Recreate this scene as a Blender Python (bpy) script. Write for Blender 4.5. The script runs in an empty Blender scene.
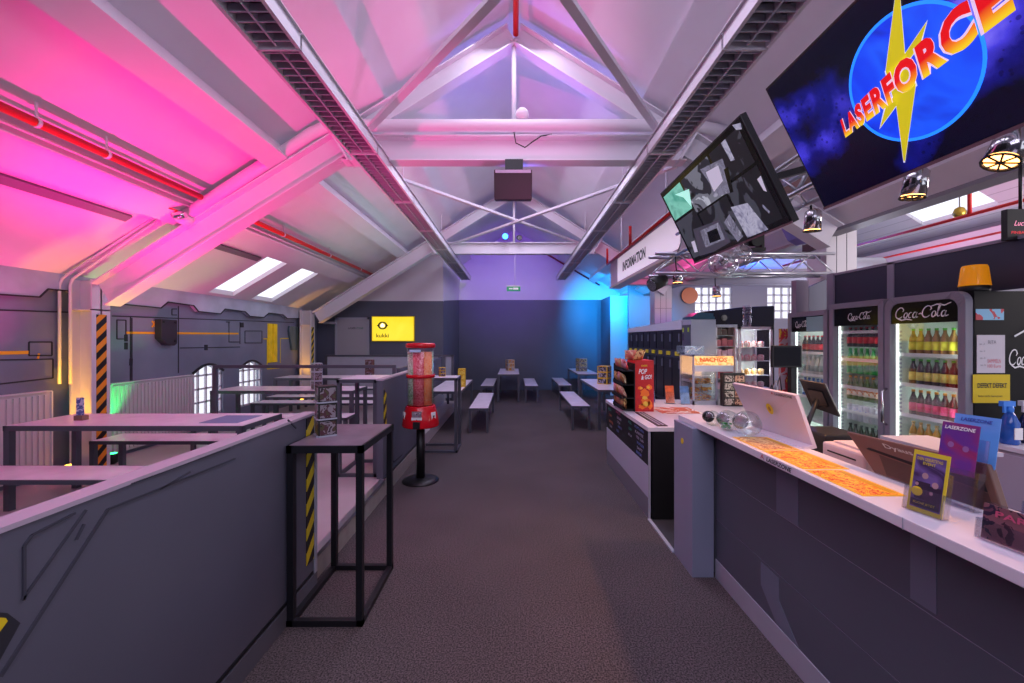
import bpy, bmesh, math, random
from mathutils import Vector, Matrix
random.seed(7)
PI = math.pi
F, CX, CY, H = 405.0, 514.0, 339.0, 1.7
def PX(px, py, x):            # pixel -> point on the plane X = x
    Y = x*F/(px-CX); return (x, Y, H+(CY-py)*Y/F)
def PY(px, py, Y): return ((px-CX)*Y/F, Y, H+(CY-py)*Y/F)
def PZ(px, py, z):
    Y = (H-z)*F/(py-CY); return ((px-CX)*Y/F, Y, z)
col = bpy.context.scene.collection

# ---------------------------------------------------------------- materials
def srgb(c):
    if isinstance(c, str):
        c = tuple(int(c[i:i+2], 16)/255 for i in (0, 2, 4))
    return tuple((v/12.92 if v <= .04045 else ((v+.055)/1.055)**2.4) for v in c[:3])+(1,)
MATS = {}
def mat(name, c, rough=.5, metal=0, emit=0, vary=0, scale=8, bump=0, bscale=60, trans=0, alpha=1, ecol=None, spec=.5):
    if name in MATS: return MATS[name]
    m = bpy.data.materials.new(name); m.use_nodes = True
    nt = m.node_tree; b = nt.nodes['Principled BSDF']
    c = srgb(c)
    b.inputs['Base Color'].default_value = c
    b.inputs['Roughness'].default_value = rough
    b.inputs['Metallic'].default_value = metal
    b.inputs['Specular IOR Level'].default_value = spec
    b.inputs['Transmission Weight'].default_value = trans
    b.inputs['Alpha'].default_value = alpha
    if emit:
        b.inputs['Emission Color'].default_value = srgb(ecol) if ecol else c
        b.inputs['Emission Strength'].default_value = emit
    tc = nt.nodes.new('ShaderNodeTexCoord')
    if vary:
        n = nt.nodes.new('ShaderNodeTexNoise'); n.inputs['Scale'].default_value = scale; n.inputs['Detail'].default_value = 6
        nt.links.new(tc.outputs['Object'], n.inputs['Vector'])
        r = nt.nodes.new('ShaderNodeValToRGB')
        r.color_ramp.elements[0].position = .3; r.color_ramp.elements[1].position = .7
        r.color_ramp.elements[0].color = tuple(v*(1-vary) for v in c[:3])+(1,)
        r.color_ramp.elements[1].color = tuple(min(1, v*(1+vary)) for v in c[:3])+(1,)
        nt.links.new(n.outputs['Fac'], r.inputs['Fac']); nt.links.new(r.outputs['Color'], b.inputs['Base Color'])
    if bump:
        n = nt.nodes.new('ShaderNodeTexNoise'); n.inputs['Scale'].default_value = bscale
        nt.links.new(tc.outputs['Object'], n.inputs['Vector'])
        bp = nt.nodes.new('ShaderNodeBump'); bp.inputs['Strength'].default_value = bump; bp.inputs['Distance'].default_value = .01
        nt.links.new(n.outputs['Fac'], bp.inputs['Height']); nt.links.new(bp.outputs['Normal'], b.inputs['Normal'])
    MATS[name] = m; return m
def pic(name, cols, scale=20, emit=0, rough=.4, detail=3, stretch=(1, 1, 1), soft=False):
    if name in MATS: return MATS[name]
    m = bpy.data.materials.new(name); m.use_nodes = True
    nt = m.node_tree; b = nt.nodes['Principled BSDF']; b.inputs['Roughness'].default_value = rough
    tc = nt.nodes.new('ShaderNodeTexCoord'); mp = nt.nodes.new('ShaderNodeMapping'); mp.inputs['Scale'].default_value = stretch
    n = nt.nodes.new('ShaderNodeTexNoise'); n.inputs['Scale'].default_value = scale; n.inputs['Detail'].default_value = detail
    n.inputs['Distortion'].default_value = 1.2
    nt.links.new(tc.outputs['Object'], mp.inputs['Vector']); nt.links.new(mp.outputs['Vector'], n.inputs['Vector'])
    r = nt.nodes.new('ShaderNodeValToRGB'); r.color_ramp.interpolation = 'LINEAR' if soft else 'CONSTANT'
    e = r.color_ramp.elements
    k = len(cols)
    for i, c in enumerate(cols):
        p = .3+.4*i/(k-1) if soft else (0 if i == 0 else .32+.38*(i-1)/max(1, k-2) if k > 2 else .5)
        if i < 2: e[i].position = p; e[i].color = srgb(c)
        else: x = e.new(p); x.color = srgb(c)
    nt.links.new(n.outputs['Fac'], r.inputs['Fac']); nt.links.new(r.outputs['Color'], b.inputs['Base Color'])
    if emit:
        b.inputs['Base Color'].default_value = (0, 0, 0, 1)
        for l in list(b.inputs['Base Color'].links): nt.links.remove(l)
        nt.links.new(r.outputs['Color'], b.inputs['Emission Color']); b.inputs['Emission Strength'].default_value = emit
    MATS[name] = m; return m
def hazard(name, ca, cb, f=6.0, sgn=-1):
    m = mat(name, ca, .5); nt = m.node_tree; b = nt.nodes['Principled BSDF']
    g = nt.nodes.new('ShaderNodeNewGeometry'); s = nt.nodes.new('ShaderNodeSeparateXYZ')
    nt.links.new(g.outputs['Position'], s.inputs[0])
    a = nt.nodes.new('ShaderNodeMath'); a.operation = 'MULTIPLY_ADD'; a.inputs[1].default_value = sgn
    nt.links.new(s.outputs['Y'], a.inputs[0]); nt.links.new(s.outputs['Z'], a.inputs[2])
    k = nt.nodes.new('ShaderNodeMath'); k.operation = 'MULTIPLY'; k.inputs[1].default_value = f; nt.links.new(a.outputs[0], k.inputs[0])
    fr = nt.nodes.new('ShaderNodeMath'); fr.operation = 'FRACT'; nt.links.new(k.outputs[0], fr.inputs[0])
    gt = nt.nodes.new('ShaderNodeMath'); gt.operation = 'GREATER_THAN'; gt.inputs[1].default_value = .5; nt.links.new(fr.outputs[0], gt.inputs[0])
    mx = nt.nodes.new('ShaderNodeMix'); mx.data_type = 'RGBA'
    nt.links.new(gt.outputs[0], mx.inputs['Factor']); mx.inputs['A'].default_value = srgb(ca); mx.inputs['B'].default_value = srgb(cb)
    nt.links.new(mx.outputs['Result'], b.inputs['Base Color']); return m
def glassy(name, tint=(1, 1, 1), refl=.12, rough=.02):
    if name in MATS: return MATS[name]
    m = bpy.data.materials.new(name); m.use_nodes = True; nt = m.node_tree; nt.nodes.clear()
    o = nt.nodes.new('ShaderNodeOutputMaterial'); t = nt.nodes.new('ShaderNodeBsdfTransparent'); g = nt.nodes.new('ShaderNodeBsdfGlossy')
    t.inputs[0].default_value = tuple(tint)+(1,); g.inputs['Roughness'].default_value = rough
    f = nt.nodes.new('ShaderNodeLayerWeight'); f.inputs[0].default_value = .25
    a = nt.nodes.new('ShaderNodeMath'); a.operation = 'MULTIPLY_ADD'; a.inputs[1].default_value = .35; a.inputs[2].default_value = refl*.35; nt.links.new(f.outputs['Facing'], a.inputs[0])
    mx = nt.nodes.new('ShaderNodeMixShader'); nt.links.new(a.outputs[0], mx.inputs[0]); nt.links.new(t.outputs[0], mx.inputs[1]); nt.links.new(g.outputs[0], mx.inputs[2])
    nt.links.new(mx.outputs[0], o.inputs[0]); MATS[name] = m; return m

WHITE = mat('white_paint', 'dad6de', .55, vary=.03, scale=2, bump=.05, bscale=20)
STEELW = mat('white_steel', 'd6d2da', .4)
DKWALL = mat('dark_blue_grey_paint', '565b6c', .55, vary=.06, scale=1.5)
MURAL = mat('mural_metal_blue', '777c90', .5, vary=.18, scale=1.3)
MURALT = mat('mural_trim', 'b0b6c6', .5, vary=.15, scale=3)
GROOVE = mat('groove_dark', '26262f', .6)
FRAME = mat('steel_dark_grey', '5a5c66', .38, metal=.35)
FRAMEB = mat('black_steel', '1a1b20', .4, metal=.2)
LAMIN = mat('table_laminate', 'e6deea', .28, vary=.08, scale=6)
CHROME = mat('chrome', 'c8c8cc', .15, metal=1)
ALU = mat('aluminium', 'b9bcc6', .28, metal=.9)
BLACK = mat('matt_black', '0c0c10', .45)
BLACKG = mat('gloss_black', '08080c', .15)
REDP = mat('red_paint', 'c41a1c', .35)
CREAM = mat('counter_top_white', 'e3dde6', .25)
GREYP = mat('counter_grey_panel', '575c69', .35, vary=.04, scale=2)
GREYL = mat('light_grey_panel', 'a5a8b6', .4, vary=.03)
COOLERG = mat('cooler_grey_plastic', '8a8794', .4)
YEL = mat('yellow_plastic', 'e8cc1c', .5)
ORANGE = mat('orange_stripe', 'f8b020', .5)
HAZO = hazard('hazard_orange', 'ef9a1e', '141214', 6.2)
HAZY = hazard('hazard_yellow', 'd8c01c', '141214', 6.2)
GLASS = glassy('clear_glass')
ACRYL = glassy('clear_acrylic', (.93, .94, .98), .3, .08)
LETW = mat('white_lettering', 'f2f2f2', .5)
LETB = mat('black_lettering', '17171c', .5)

# ---------------------------------------------------------------- mesh builder
class MB:
    def __init__(s): s.v = []; s.f = []; s.fm = []; s.sm = []; s.mats = []; s.cur = 0
    def use(s, m):
        if m not in s.mats: s.mats.append(m)
        s.cur = s.mats.index(m); return s
    def face(s, idx, sm=False): s.f.append(idx); s.fm.append(s.cur); s.sm.append(sm)
    def poly(s, pts, sm=False):
        b = len(s.v); s.v += [tuple(p) for p in pts]; s.face(list(range(b, b+len(pts))), sm); return s
    def box(s, x0, x1, y0, y1, z0, z1):
        x0, x1 = sorted((x0, x1)); y0, y1 = sorted((y0, y1)); z0, z1 = sorted((z0, z1))
        b = len(s.v)
        s.v += [(x, y, z) for z in (z0, z1) for y in (y0, y1) for x in (x0, x1)]
        for q in ((0, 2, 3, 1), (4, 5, 7, 6), (0, 1, 5, 4), (2, 6, 7, 3), (0, 4, 6, 2), (1, 3, 7, 5)): s.face([b+i for i in q])
        return s
    def hexa(s, P):   # P: 8 points bottom 4 (ccw from above) then top 4
        b = len(s.v); s.v += [tuple(p) for p in P]
        for q in ((3, 2, 1, 0), (4, 5, 6, 7), (0, 1, 5, 4), (1, 2, 6, 5), (2, 3, 7, 6), (3, 0, 4, 7)): s.face([b+i for i in q])
        return s
    def obox(s, c, ax, ay, az, hx, hy, hz):
        c = Vector(c); ax, ay, az = Vector(ax)*hx, Vector(ay)*hy, Vector(az)*hz
        return s.hexa([c-ax-ay-az, c+ax-ay-az, c+ax+ay-az, c-ax+ay-az, c-ax-ay+az, c+ax-ay+az, c+ax+ay+az, c-ax+ay+az])
    def bar(s, p, q, w, h, up=(0, 0, 1)):   # w sideways, h along up
        p, q = Vector(p), Vector(q); d = (q-p); L = d.length; d.normalize()
        sd = d.cross(Vector(up)).normalized(); u = sd.cross(d).normalized()
        return s.obox((p+q)/2, d, sd, u, L/2, w/2, h/2)
    def ibeam(s, p, q, w, h, t=.014, up=(0, 0, 1)):
        p, q = Vector(p), Vector(q); d = (q-p).normalized(); sd = d.cross(Vector(up)).normalized(); u = sd.cross(d).normalized()
        s.bar(p+u*(h/2-t/2), q+u*(h/2-t/2), w, t, up); s.bar(p-u*(h/2-t/2), q-u*(h/2-t/2), w, t, up); s.bar(p, q, t, h-2*t, up); return s
    def tube(s, pts, r, n=12, cap=True):
        pts = [Vector(p) for p in pts]; b0 = len(s.v)
        ref = None
        for i, p in enumerate(pts):
            d = (pts[min(i+1, len(pts)-1)]-pts[max(i-1, 0)]).normalized()
            if ref is None:
                ref = Vector((0, 0, 1)) if abs(d.z) < .9 else Vector((1, 0, 0))
            a = d.cross(ref).normalized(); c = a.cross(d).normalized(); ref = c
            rr = r[i] if isinstance(r, (list, tuple)) else r
            for k in range(n):
                t = 2*PI*k/n; s.v.append(tuple(p+(a*math.cos(t)+c*math.sin(t))*rr))
        for i in range(len(pts)-1):
            for k in range(n):
                a = b0+i*n+k; b = b0+i*n+(k+1) % n; s.face([a, b, b+n, a+n], True)
        if cap:
            s.face([b0+k for k in range(n)][::-1]); s.face([b0+(len(pts)-1)*n+k for k in range(n)])
        return s
    def lathe(s, prof, c=(0, 0, 0), n=20, axis='z', sm=True):
        b0 = len(s.v); cx, cy, cz = c
        for r, z in prof:
            r = max(r, 1e-4)
            for k in range(n):
                t = 2*PI*k/n; a, b = r*math.cos(t), r*math.sin(t)
                s.v.append({'z': (cx+a, cy+b, cz+z), 'x': (cx+z, cy+a, cz+b), 'y': (cx+a, cy+z, cz+b)}[axis])
        for i in range(len(prof)-1):
            for k in range(n):
                a = b0+i*n+k; b = b0+i*n+(k+1) % n; s.face([a, b, b+n, a+n], sm)
        s.face([b0+k for k in range(n)][::-1]); s.face([b0+(len(prof)-1)*n+k for k in range(n)]); return s
    def prism(s, pts, vec):   # polygon extruded by vec
        n = len(pts); b = len(s.v); vec = Vector(vec)
        s.v += [tuple(p) for p in pts]+[tuple(Vector(p)+vec) for p in pts]
        s.face([b+i for i in range(n)][::-1]); s.face([b+n+i for i in range(n)])
        for i in range(n): j = (i+1) % n; s.face([b+i, b+j, b+n+j, b+n+i])
        return s
    def sphere(s, c, r, n=16, m=10):
        return s.lathe([(r*math.sin(PI*i/m), -r*math.cos(PI*i/m)) for i in range(m+1)], c, n)
    def xf(s, M):
        s.v = [tuple(M @ Vector(v)) for v in s.v]; return s
    def build(s, name, parent=None, m=None, bevel=0, label=None, kind=None):
        o0 = Vector((0, 0, 0))
        if parent:
            q = parent
            while q: o0 += q.location; q = q.parent
            loc = Vector((0, 0, 0))
        else:
            xs = [v[0] for v in s.v]; ys = [v[1] for v in s.v]; zs = [v[2] for v in s.v]
            loc = Vector(((min(xs)+max(xs))/2, (min(ys)+max(ys))/2, min(zs))) if kind != 'structure' else Vector((0, 0, 0))
            o0 = loc
        me = bpy.data.meshes.new(name)
        me.from_pydata([tuple(Vector(v)-o0) for v in s.v], [], s.f)
        if m is not None: me.materials.append(m)
        else:
            for x in s.mats: me.materials.append(x)
            for i, p in enumerate(me.polygons): p.material_index = s.fm[i]
        for i, p in enumerate(me.polygons): p.use_smooth = s.sm[i]
        bm = bmesh.new(); bm.from_mesh(me); bmesh.ops.recalc_face_normals(bm, faces=bm.faces); bm.to_mesh(me); bm.free()
        o = bpy.data.objects.new(name, me); col.objects.link(o); o.location = loc
        if parent: o.parent = parent
        if bevel:
            bv = o.modifiers.new('bevel', 'BEVEL'); bv.width = bevel; bv.segments = 2; bv.limit_method = 'ANGLE'
        if label: o['label'] = label
        if kind: o['kind'] = kind
        return o
def B(*a): return MB().box(*a)
def T(name, label, cat, loc, group=None):
    o = bpy.data.objects.new(name, None); col.objects.link(o); o.location = loc; o.empty_display_size = .1
    o['label'] = label; o['category'] = cat
    if group: o['group'] = group
    return o
def tag(o, label, cat, group=None):
    o['label'] = label; o['category'] = cat
    if group: o['group'] = group
    return o
def dup(root, loc, rz=None, label=None, group=None):
    def cp(o, par):
        c = o.copy(); col.objects.link(c)
        if par: c.parent = par
        for ch in list(o.children): cp(ch, c)
        return c
    r = cp(root, None); r.location = loc
    if rz is not None: r.rotation_euler = (0, 0, rz)
    if label: r['label'] = label
    if group: r['group'] = group
    return r
def text_raw(s, shear=0, bold=0, space=1):
    cu = bpy.data.curves.new('t', 'FONT'); cu.body = s; cu.size = 1; cu.shear = shear; cu.offset = bold; cu.space_character = space; cu.resolution_u = 3
    o = bpy.data.objects.new('t', cu); col.objects.link(o)
    bpy.context.view_layer.update()
    me = bpy.data.meshes.new_from_object(o.evaluated_get(bpy.context.evaluated_depsgraph_get()))
    bpy.data.objects.remove(o); bpy.data.curves.remove(cu)
    vs = [tuple(v.co) for v in me.vertices]; fs = [list(p.vertices) for p in me.polygons]
    bpy.data.meshes.remove(me)
    x0 = min(v[0] for v in vs); x1 = max(v[0] for v in vs); y0 = min(v[1] for v in vs); y1 = max(v[1] for v in vs)
    return [((v[0]-x0)/(x1-x0), (v[1]-y0)/(y1-y0)) for v in vs], fs
def text(s, c, R, U, w, h, m, parent, name='lettering', shear=0, bold=0, label=None, off=.002):
    vs, fs = text_raw(s, shear, bold)
    c, R, U = Vector(c), Vector(R).normalized(), Vector(U).normalized(); N = R.cross(U)
    mb = MB(); mb.v = [tuple(c+N*off+R*(u-.5)*w+U*(v-.5)*h) for u, v in vs]
    for f in fs: mb.face(f)
    return mb.build(name, parent, m, label=label)

# ---------------------------------------------------------------- camera, world
cam = bpy.data.cameras.new('camera'); co = bpy.data.objects.new('camera', cam); col.objects.link(co)
co.location = (0, 0, H); co.rotation_euler = (PI/2, 0, 0)
cam.sensor_width = 36; cam.lens = F/1024*36; cam.shift_x = -2/1024; cam.shift_y = -2.5/1024; cam.clip_start = .02
sc = bpy.context.scene; sc.camera = co
sc.view_settings.view_transform = 'Standard'; sc.view_settings.look = 'None'; sc.view_settings.gamma = 1
sc.view_settings.use_curve_mapping = False; sc.view_settings.exposure = 0.35
w = bpy.data.worlds.new('world'); sc.world = w; w.use_nodes = True
w.node_tree.nodes['Background'].inputs[0].default_value = (.86, .88, 1.0, 1); w.node_tree.nodes['Background'].inputs[1].default_value = 1.15
def light(name, kind, loc, c, power, to=None, size=.1, angle=60, blend=.6):
    l = bpy.data.lights.new(name, kind); l.energy = power; l.color = srgb(c)[:3]
    o = bpy.data.objects.new(name, l); col.objects.link(o); o.location = loc
    if kind == 'SPOT': l.spot_size = math.radians(angle); l.spot_blend = blend; l.shadow_soft_size = size
    elif kind == 'POINT': l.shadow_soft_size = size
    else: l.size = size
    if to is not None:
        d = Vector(to)-Vector(loc); o.rotation_euler = d.to_track_quat('-Z', 'Y').to_euler()
    return o

# ---------------------------------------------------------------- room shell
RZ, SL = 5.45, .60
def cz(x): return RZ-SL*abs(x)
XL = -5.1
carpet = mat('carpet_brown_grey', '3f3534', .95, vary=.0)
nt = carpet.node_tree; b = nt.nodes['Principled BSDF']; tc = nt.nodes.new('ShaderNodeTexCoord')
n1 = nt.nodes.new('ShaderNodeTexNoise'); n1.inputs['Scale'].default_value = 110; n1.inputs['Detail'].default_value = 5
n2 = nt.nodes.new('ShaderNodeTexNoise'); n2.inputs['Scale'].default_value = 1.2; n2.inputs['Detail'].default_value = 3
r1 = nt.nodes.new('ShaderNodeValToRGB'); r1.color_ramp.elements[0].position = .36; r1.color_ramp.elements[1].position = .66
r1.color_ramp.elements[0].color = srgb('2c2629'); r1.color_ramp.elements[1].color = srgb('766a6c')
mx = nt.nodes.new('ShaderNodeMix'); mx.data_type = 'RGBA'; mx.blend_type = 'MULTIPLY'; mx.inputs['Factor'].default_value = .5
nt.links.new(tc.outputs['Object'], n1.inputs['Vector']); nt.links.new(tc.outputs['Object'], n2.inputs['Vector'])
nt.links.new(n1.outputs['Fac'], r1.inputs['Fac']); nt.links.new(r1.outputs['Color'], mx.inputs['A']); nt.links.new(n2.outputs['Fac'], mx.inputs['B'])
nt.links.new(mx.outputs['Result'], b.inputs['Base Color'])
VINYL = mat('platform_vinyl', 'b4aaae', .35, vary=.12, scale=1.5)
def S(mb, name, m=None, bevel=0): return mb.build(name, None, m, bevel, kind='structure')
S(B(XL-.1, 12, -3, 14.2, -.1, 0), 'floor', carpet)
S(B(XL, -1.41, -3, 10.45, 0.0, .19), 'floor', VINYL)
m = MB().use(mat('fascia_wood_light', '98928e', .5, vary=.1, scale=12)).box(-1.41, -1.395, 2.78, 4.36, 0, .165)
m.use(ALU).box(-1.44, -1.385, 2.78, 4.36, .165, .195)
S(m, 'trim_1')
# ceiling: left slope with two skylight openings, right slope
def slope(mb, s, xa, xb, y0, y1, th=.08):
    pts = [(s*xa, y0, cz(xa)), (s*xb, y0, cz(xb)), (s*xb, y1, cz(xb)), (s*xa, y1, cz(xa))]
    mb.prism(pts, (0, 0, th))
YS = 14.0
m = MB().use(WHITE)
slope(m, -1, 0, 4.02, -3, YS)
slope(m, -1, 4.02, 4.98, -3, 6.6); slope(m, -1, 4.02, 4.98, 7.18, 7.68); slope(m, -1, 4.02, 4.98, 8.32, YS); slope(m, -1, 4.98, 5.2, -3, YS)
slope(m, 1, 0, 3.9, -3, YS)
S(m, 'ceiling')
# far neighbouring hall roof (right)
BOARD = mat('roof_boards_white', 'cfcbd0', .5)
nt = BOARD.node_tree; b = nt.nodes['Principled BSDF']; g = nt.nodes.new('ShaderNodeNewGeometry'); sp = nt.nodes.new('ShaderNodeSeparateXYZ')
nt.links.new(g.outputs['Position'], sp.inputs[0]); k = nt.nodes.new('ShaderNodeMath'); k.operation = 'MULTIPLY'; k.inputs[1].default_value = 4.5; nt.links.new(sp.outputs['X'], k.inputs[0])
fr = nt.nodes.new('ShaderNodeMath'); fr.operation = 'FRACT'; nt.links.new(k.outputs[0], fr.inputs[0])
rp = nt.nodes.new('ShaderNodeValToRGB'); rp.color_ramp.elements[0].color = srgb('8a868c'); rp.color_ramp.elements[0].position = .0; rp.color_ramp.elements[1].position = .08; rp.color_ramp.elements[1].color = srgb('cfcbd0')
nt.links.new(fr.outputs[0], rp.inputs['Fac']); nt.links.new(rp.outputs['Color'], b.inputs['Base Color'])
def hallz(x): return 3.11+.6*(x-3.9) if x < 7.8 else 5.45-.6*(x-7.8)
def hslope(mb, xa, xb, y0, y1):
    mb.prism([(xa, y0, hallz(xa)), (xb, y0, hallz(xb)), (xb, y1, hallz(xb)), (xa, y1, hallz(xa))], (0, 0, .08))
m = MB().use(BOARD)
hslope(m, 3.9, 7.8, -3, 12.1)
hslope(m, 7.8, 8.6, -3, 12.1); hslope(m, 9.6, 11.8, -3, 12.1)
for y0, y1 in ((-3, 1.5), (3.1, 4.6), (6.2, 8), (9.5, 12.1)): hslope(m, 8.6, 9.6, y0, y1)
S(m, 'ceiling')
S(B(11.8, 11.9, -3, 12.1, 0, 3.2), 'wall_right', WHITE)
# hall far wall with two windows
GREYW = mat('mauve_grey_paint', '8f8a96', .6)
m = MB().use(GREYW)
wins = [(5.36, 6.45), (7.5, 8.85)]
m.box(3.4, 12, 12, 12.12, 0, 2.3); m.prism([(3.4, 12, 3.24), (12, 12, 3.24), (12, 12, 3.3), (7.8, 12, 5.5), (3.4, 12, 3.3)], (0, .12, 0))
m.box(3.4, 5.36, 12, 12.12, 2.3, 3.24); m.box(6.45, 7.5, 12, 12.12, 2.3, 3.24); m.box(8.85, 12, 12, 12.12, 2.3, 3.24)
S(m, 'wall_far')
for i, (a, b_) in enumerate(wins):
    m = MB().use(STEELW); n = 5 if i == 0 else 6
    for k in range(n+1): x = a+(b_-a)*k/n; m.box(x-.02, x+.02, 12.02, 12.08, 2.3, 3.24)
    for k in range(5): z = 2.3+.94*k/4; m.box(a, b_, 12.02, 12.08, z-.02, z+.02)
    f = S(m, 'window_%d' % (i+1))
    B(a+.02, b_-.02, 12.045, 12.055, 2.32, 3.22).build('pane', f, GLASS)
# left wall with two arched windows, mural
def arch(mb, y0, y1, zs, rise, ztop, x0, x1):
    n = 10; pts = [(x0, y0, ztop), (x0, y0, zs)]
    for i in range(1, n): t = i/n; pts.append((x0, y0+(y1-y0)*t, zs+rise*math.sin(PI*t)))
    pts += [(x0, y1, zs), (x0, y1, ztop)]
    # as strips to stay convex
    for i in range(n):
        ta, tb = i/n, (i+1)/n
        za, zb = zs+rise*math.sin(PI*ta), zs+rise*math.sin(PI*tb); ya, yb = y0+(y1-y0)*ta, y0+(y1-y0)*tb
        mb.prism([(x0, ya, za), (x0, yb, zb), (x0, yb, ztop), (x0, ya, ztop)], (x1-x0, 0, 0))
XW = XL-.12
m = MB().use(MURAL)
W = [(6.42, 7.1), (7.52, 8.2)]
ZT = 2.5
m.box(XW, XL, -3, W[0][0], 0, ZT); m.box(XW, XL, W[0][1], W[1][0], 0, ZT); m.box(XW, XL, W[1][1], 10.6, 0, ZT)
for y0, y1 in W:
    m.box(XW, XL, y0, y1, 0, .42); arch(m, y0, y1, 1.14, .13, ZT, XW, XL); m.use(GROOVE); [m.bar((XL+.01, y0+(y1-y0)*i/10, 1.15+.13*math.sin(PI*i/10)), (XL+.01, y0+(y1-y0)*(i+1)/10, 1.15+.13*math.sin(PI*(i+1)/10)), .035, .02, up=(1, 0, 0)) for i in range(10)]; m.use(MURAL)
e = XL+.003
def mline(px0, py0, px1, py1, w=.012, mm=GROOVE, pr=.004):
    a = Vector(PX(px0, py0, e)); b_ = Vector(PX(px1, py1, e)); m.use(mm); m.bar(a, b_, w, pr, up=(1, 0, 0))
# orange/yellow lines and panel seams of the mural, in its own plane
OL = ORANGE
mline(126, 332.8, 161, 333.0, .03, OL); mline(177, 333.2, 238.5, 333.6, .03, OL)
for a in ((0, 353, 29, 352.4), ): mline(*a, .035, OL)
mline(37.5, 356, 39.5, 356.2, .06, OL)
for a in ((112, 316, 294, 322.5), (0, 310, 68, 312.2), (130.5, 317, 130.5, 384), (178.5, 306, 178.5, 373), (117, 320, 126, 320.2), (117, 339, 126, 339), (117, 320, 117, 339), (126, 320, 126, 339),
          (29, 342, 52, 342), (29, 355.5, 52, 355.5), (29, 342, 29, 355.5), (52, 342, 52, 355.5), (0, 360, 53, 359), (53, 359, 53, 378), (0, 384, 53, 378),
          (180, 348, 206, 347.6), (206, 347.6, 240, 347), (226, 322, 230, 322), (229, 322, 229, 342), (229, 342, 240, 342), (240, 322, 240, 344), (245, 331, 262, 331), (262, 331, 262, 343), (245, 343, 262, 343), (245, 331, 245, 343), (132, 318, 132, 384), (172, 309, 177, 309), (172, 315, 177, 315), (172, 309, 172, 315)):
    mline(*a, .014)
for px, py in ((126, 338), (131, 362), (206, 347.5), (242, 325), (126, 346)):
    mline(px-1.5, py, px+1.5, py, .09, GROOVE, .01)
# chevron sign
for k in (0, 2.6):
    mline(152+k, 321, 154.3+k, 324, .022, OL); mline(154.3+k, 324, 152+k, 327, .022, OL)
mline(263.5, 338.9, 267.5, 338.8, .02, YEL); mline(267.2, 339, 267.2, 369, .02, YEL); mline(267.2, 369, 279.5, 368, .02, YEL); mline(280.3, 338.5, 280.3, 363, .02, YEL); mline(280.3, 338.5, 290, 338.4, .02, YEL)
S(m, 'wall_left')
for i, (y0, y1) in enumerate(W):
    m = MB().use(STEELW); x = XL-.05
    for k in range(5): y = y0+(y1-y0)*k/4; m.box(x-.015, x+.015, y-.014, y+.014, .42, 1.26 if 0 < k < 4 else 1.15)
    for z in (.44, .66, .88, 1.10): m.box(x-.015, x+.015, y0, y1, z-.014, z+.014)
    f = S(m, 'window_%d' % (i+3))
    B(x-.004, x+.004, y0, y1, .42, 1.3).build('pane', f, GLASS)
# jagged cornice trim of the mural
tp = [(-60, 300), (0, 294.5), (39.5, 297), (48, 289), (68.5, 291), (112, 303), (124.6, 304.4), (160.9, 308), (168, 302), (193.7, 305.6), (198.4, 311.5), (220.6, 313.8), (225, 309), (245, 311.5), (250, 316.2), (264, 317.3), (268.7, 313), (282.7, 314.5), (287.4, 318.5), (302, 318.5)]
m = MB().use(MURALT)
q = [PX(a, b_, XL+.06) for a, b_ in tp]
for i in range(len(q)-1):
    a, b_ = q[i], q[i+1]
    m.prism([(XL, a[1], a[2]), (XL, b_[1], b_[2]), (XL, b_[1], 2.46), (XL, a[1], 2.46)], (.06, 0, 0))
    m.use(GROOVE); m.bar((XL+.062, a[1], a[2]), (XL+.062, b_[1], b_[2]), .016, .01, up=(1, 0, 0)); m.use(MURALT)
S(m, 'trim_2')
# side room wall, partition return, back stud wall, gable
m = MB().use(DKWALL).box(XL, -1.83, 10.45, 10.55, 0, 2.68).use(WHITE)
m.prism([(XL, 10.45, 2.68), (-1.83, 10.45, 2.68), (-1.83, 10.45, cz(1.83)), (XL, 10.45, cz(5.1))], (0, .1, 0))
S(m, 'wall_left')
m = MB().use(DKWALL).prism([(-1.83, 10.55, 0), (-1.83, 13.5, 0), (-1.83, 13.5, 3.0), (-1.83, 10.55, 2.7)], (-.1, 0, 0))
m.use(WHITE).prism([(-1.83, 10.55, 2.7), (-1.83, 13.5, 3.0), (-1.83, 13.9, cz(1.83)), (-1.83, 10.55, cz(1.83))], (-.1, 0, 0))
S(m, 'wall_left')
m = MB().use(DKWALL).box(-1.83, 2.9, 13.5, 13.6, 0, 3.0)
S(m, 'wall_back')
m = MB().use(WHITE).prism([(-1.9, 13.9, 0), (3.9, 13.9, 0), (3.9, 13.9, cz(3.9)), (0, 13.9, cz(0)), (-1.9, 13.9, cz(1.9))], (0, .1, 0))
S(m, 'wall_gable')
CYW = mat('pale_blue_wall', '8fa3b5', .6)
m = MB().use(DKWALL).box(2.9, 3.0, 12.24, 13.6, 0, 3.0).use(mat('box_wall_paint', 'a9b4c0', .6)).box(2.905, 4.6, 12.2, 12.24, 0, 3.0)
S(m, 'wall_right')
S(B(3.9, 6.2, 9.9, 9.98, 0, 2.12), 'wall_partition', mat('partition_blue_grey', '7f89a6', .6))
m = MB().use(DKWALL).prism([(-5.2, -3, 0), (3.9, -3, 0), (3.9, -3, cz(3.9)), (0, -3, cz(0)), (-5.2, -3, cz(5.2))], (0, -.1, 0))
S(m, 'wall_front')
# half height partition of grey panels at the back
m = MB().use(GREYL).box(-4.6, -1.5, 9.92, 9.96, .19, 1.27)
m.use(FRAME)
for x in (-4.6, -2.45, -1.5): m.box(x-.03, x+.03, 9.9, 9.98, .19, 1.31)
m.box(-4.6, -1.5, 9.9, 9.98, 1.27, 1.31); m.box(-4.6, -1.5, 9.9, 9.98, .19, .26)
p = T('partition_screen', 'long grey panelled half-height screen in dark frame below the yellow screen', 'partition', (-3.05, 9.94, .19))
m.build('panel_frame', p)
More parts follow.
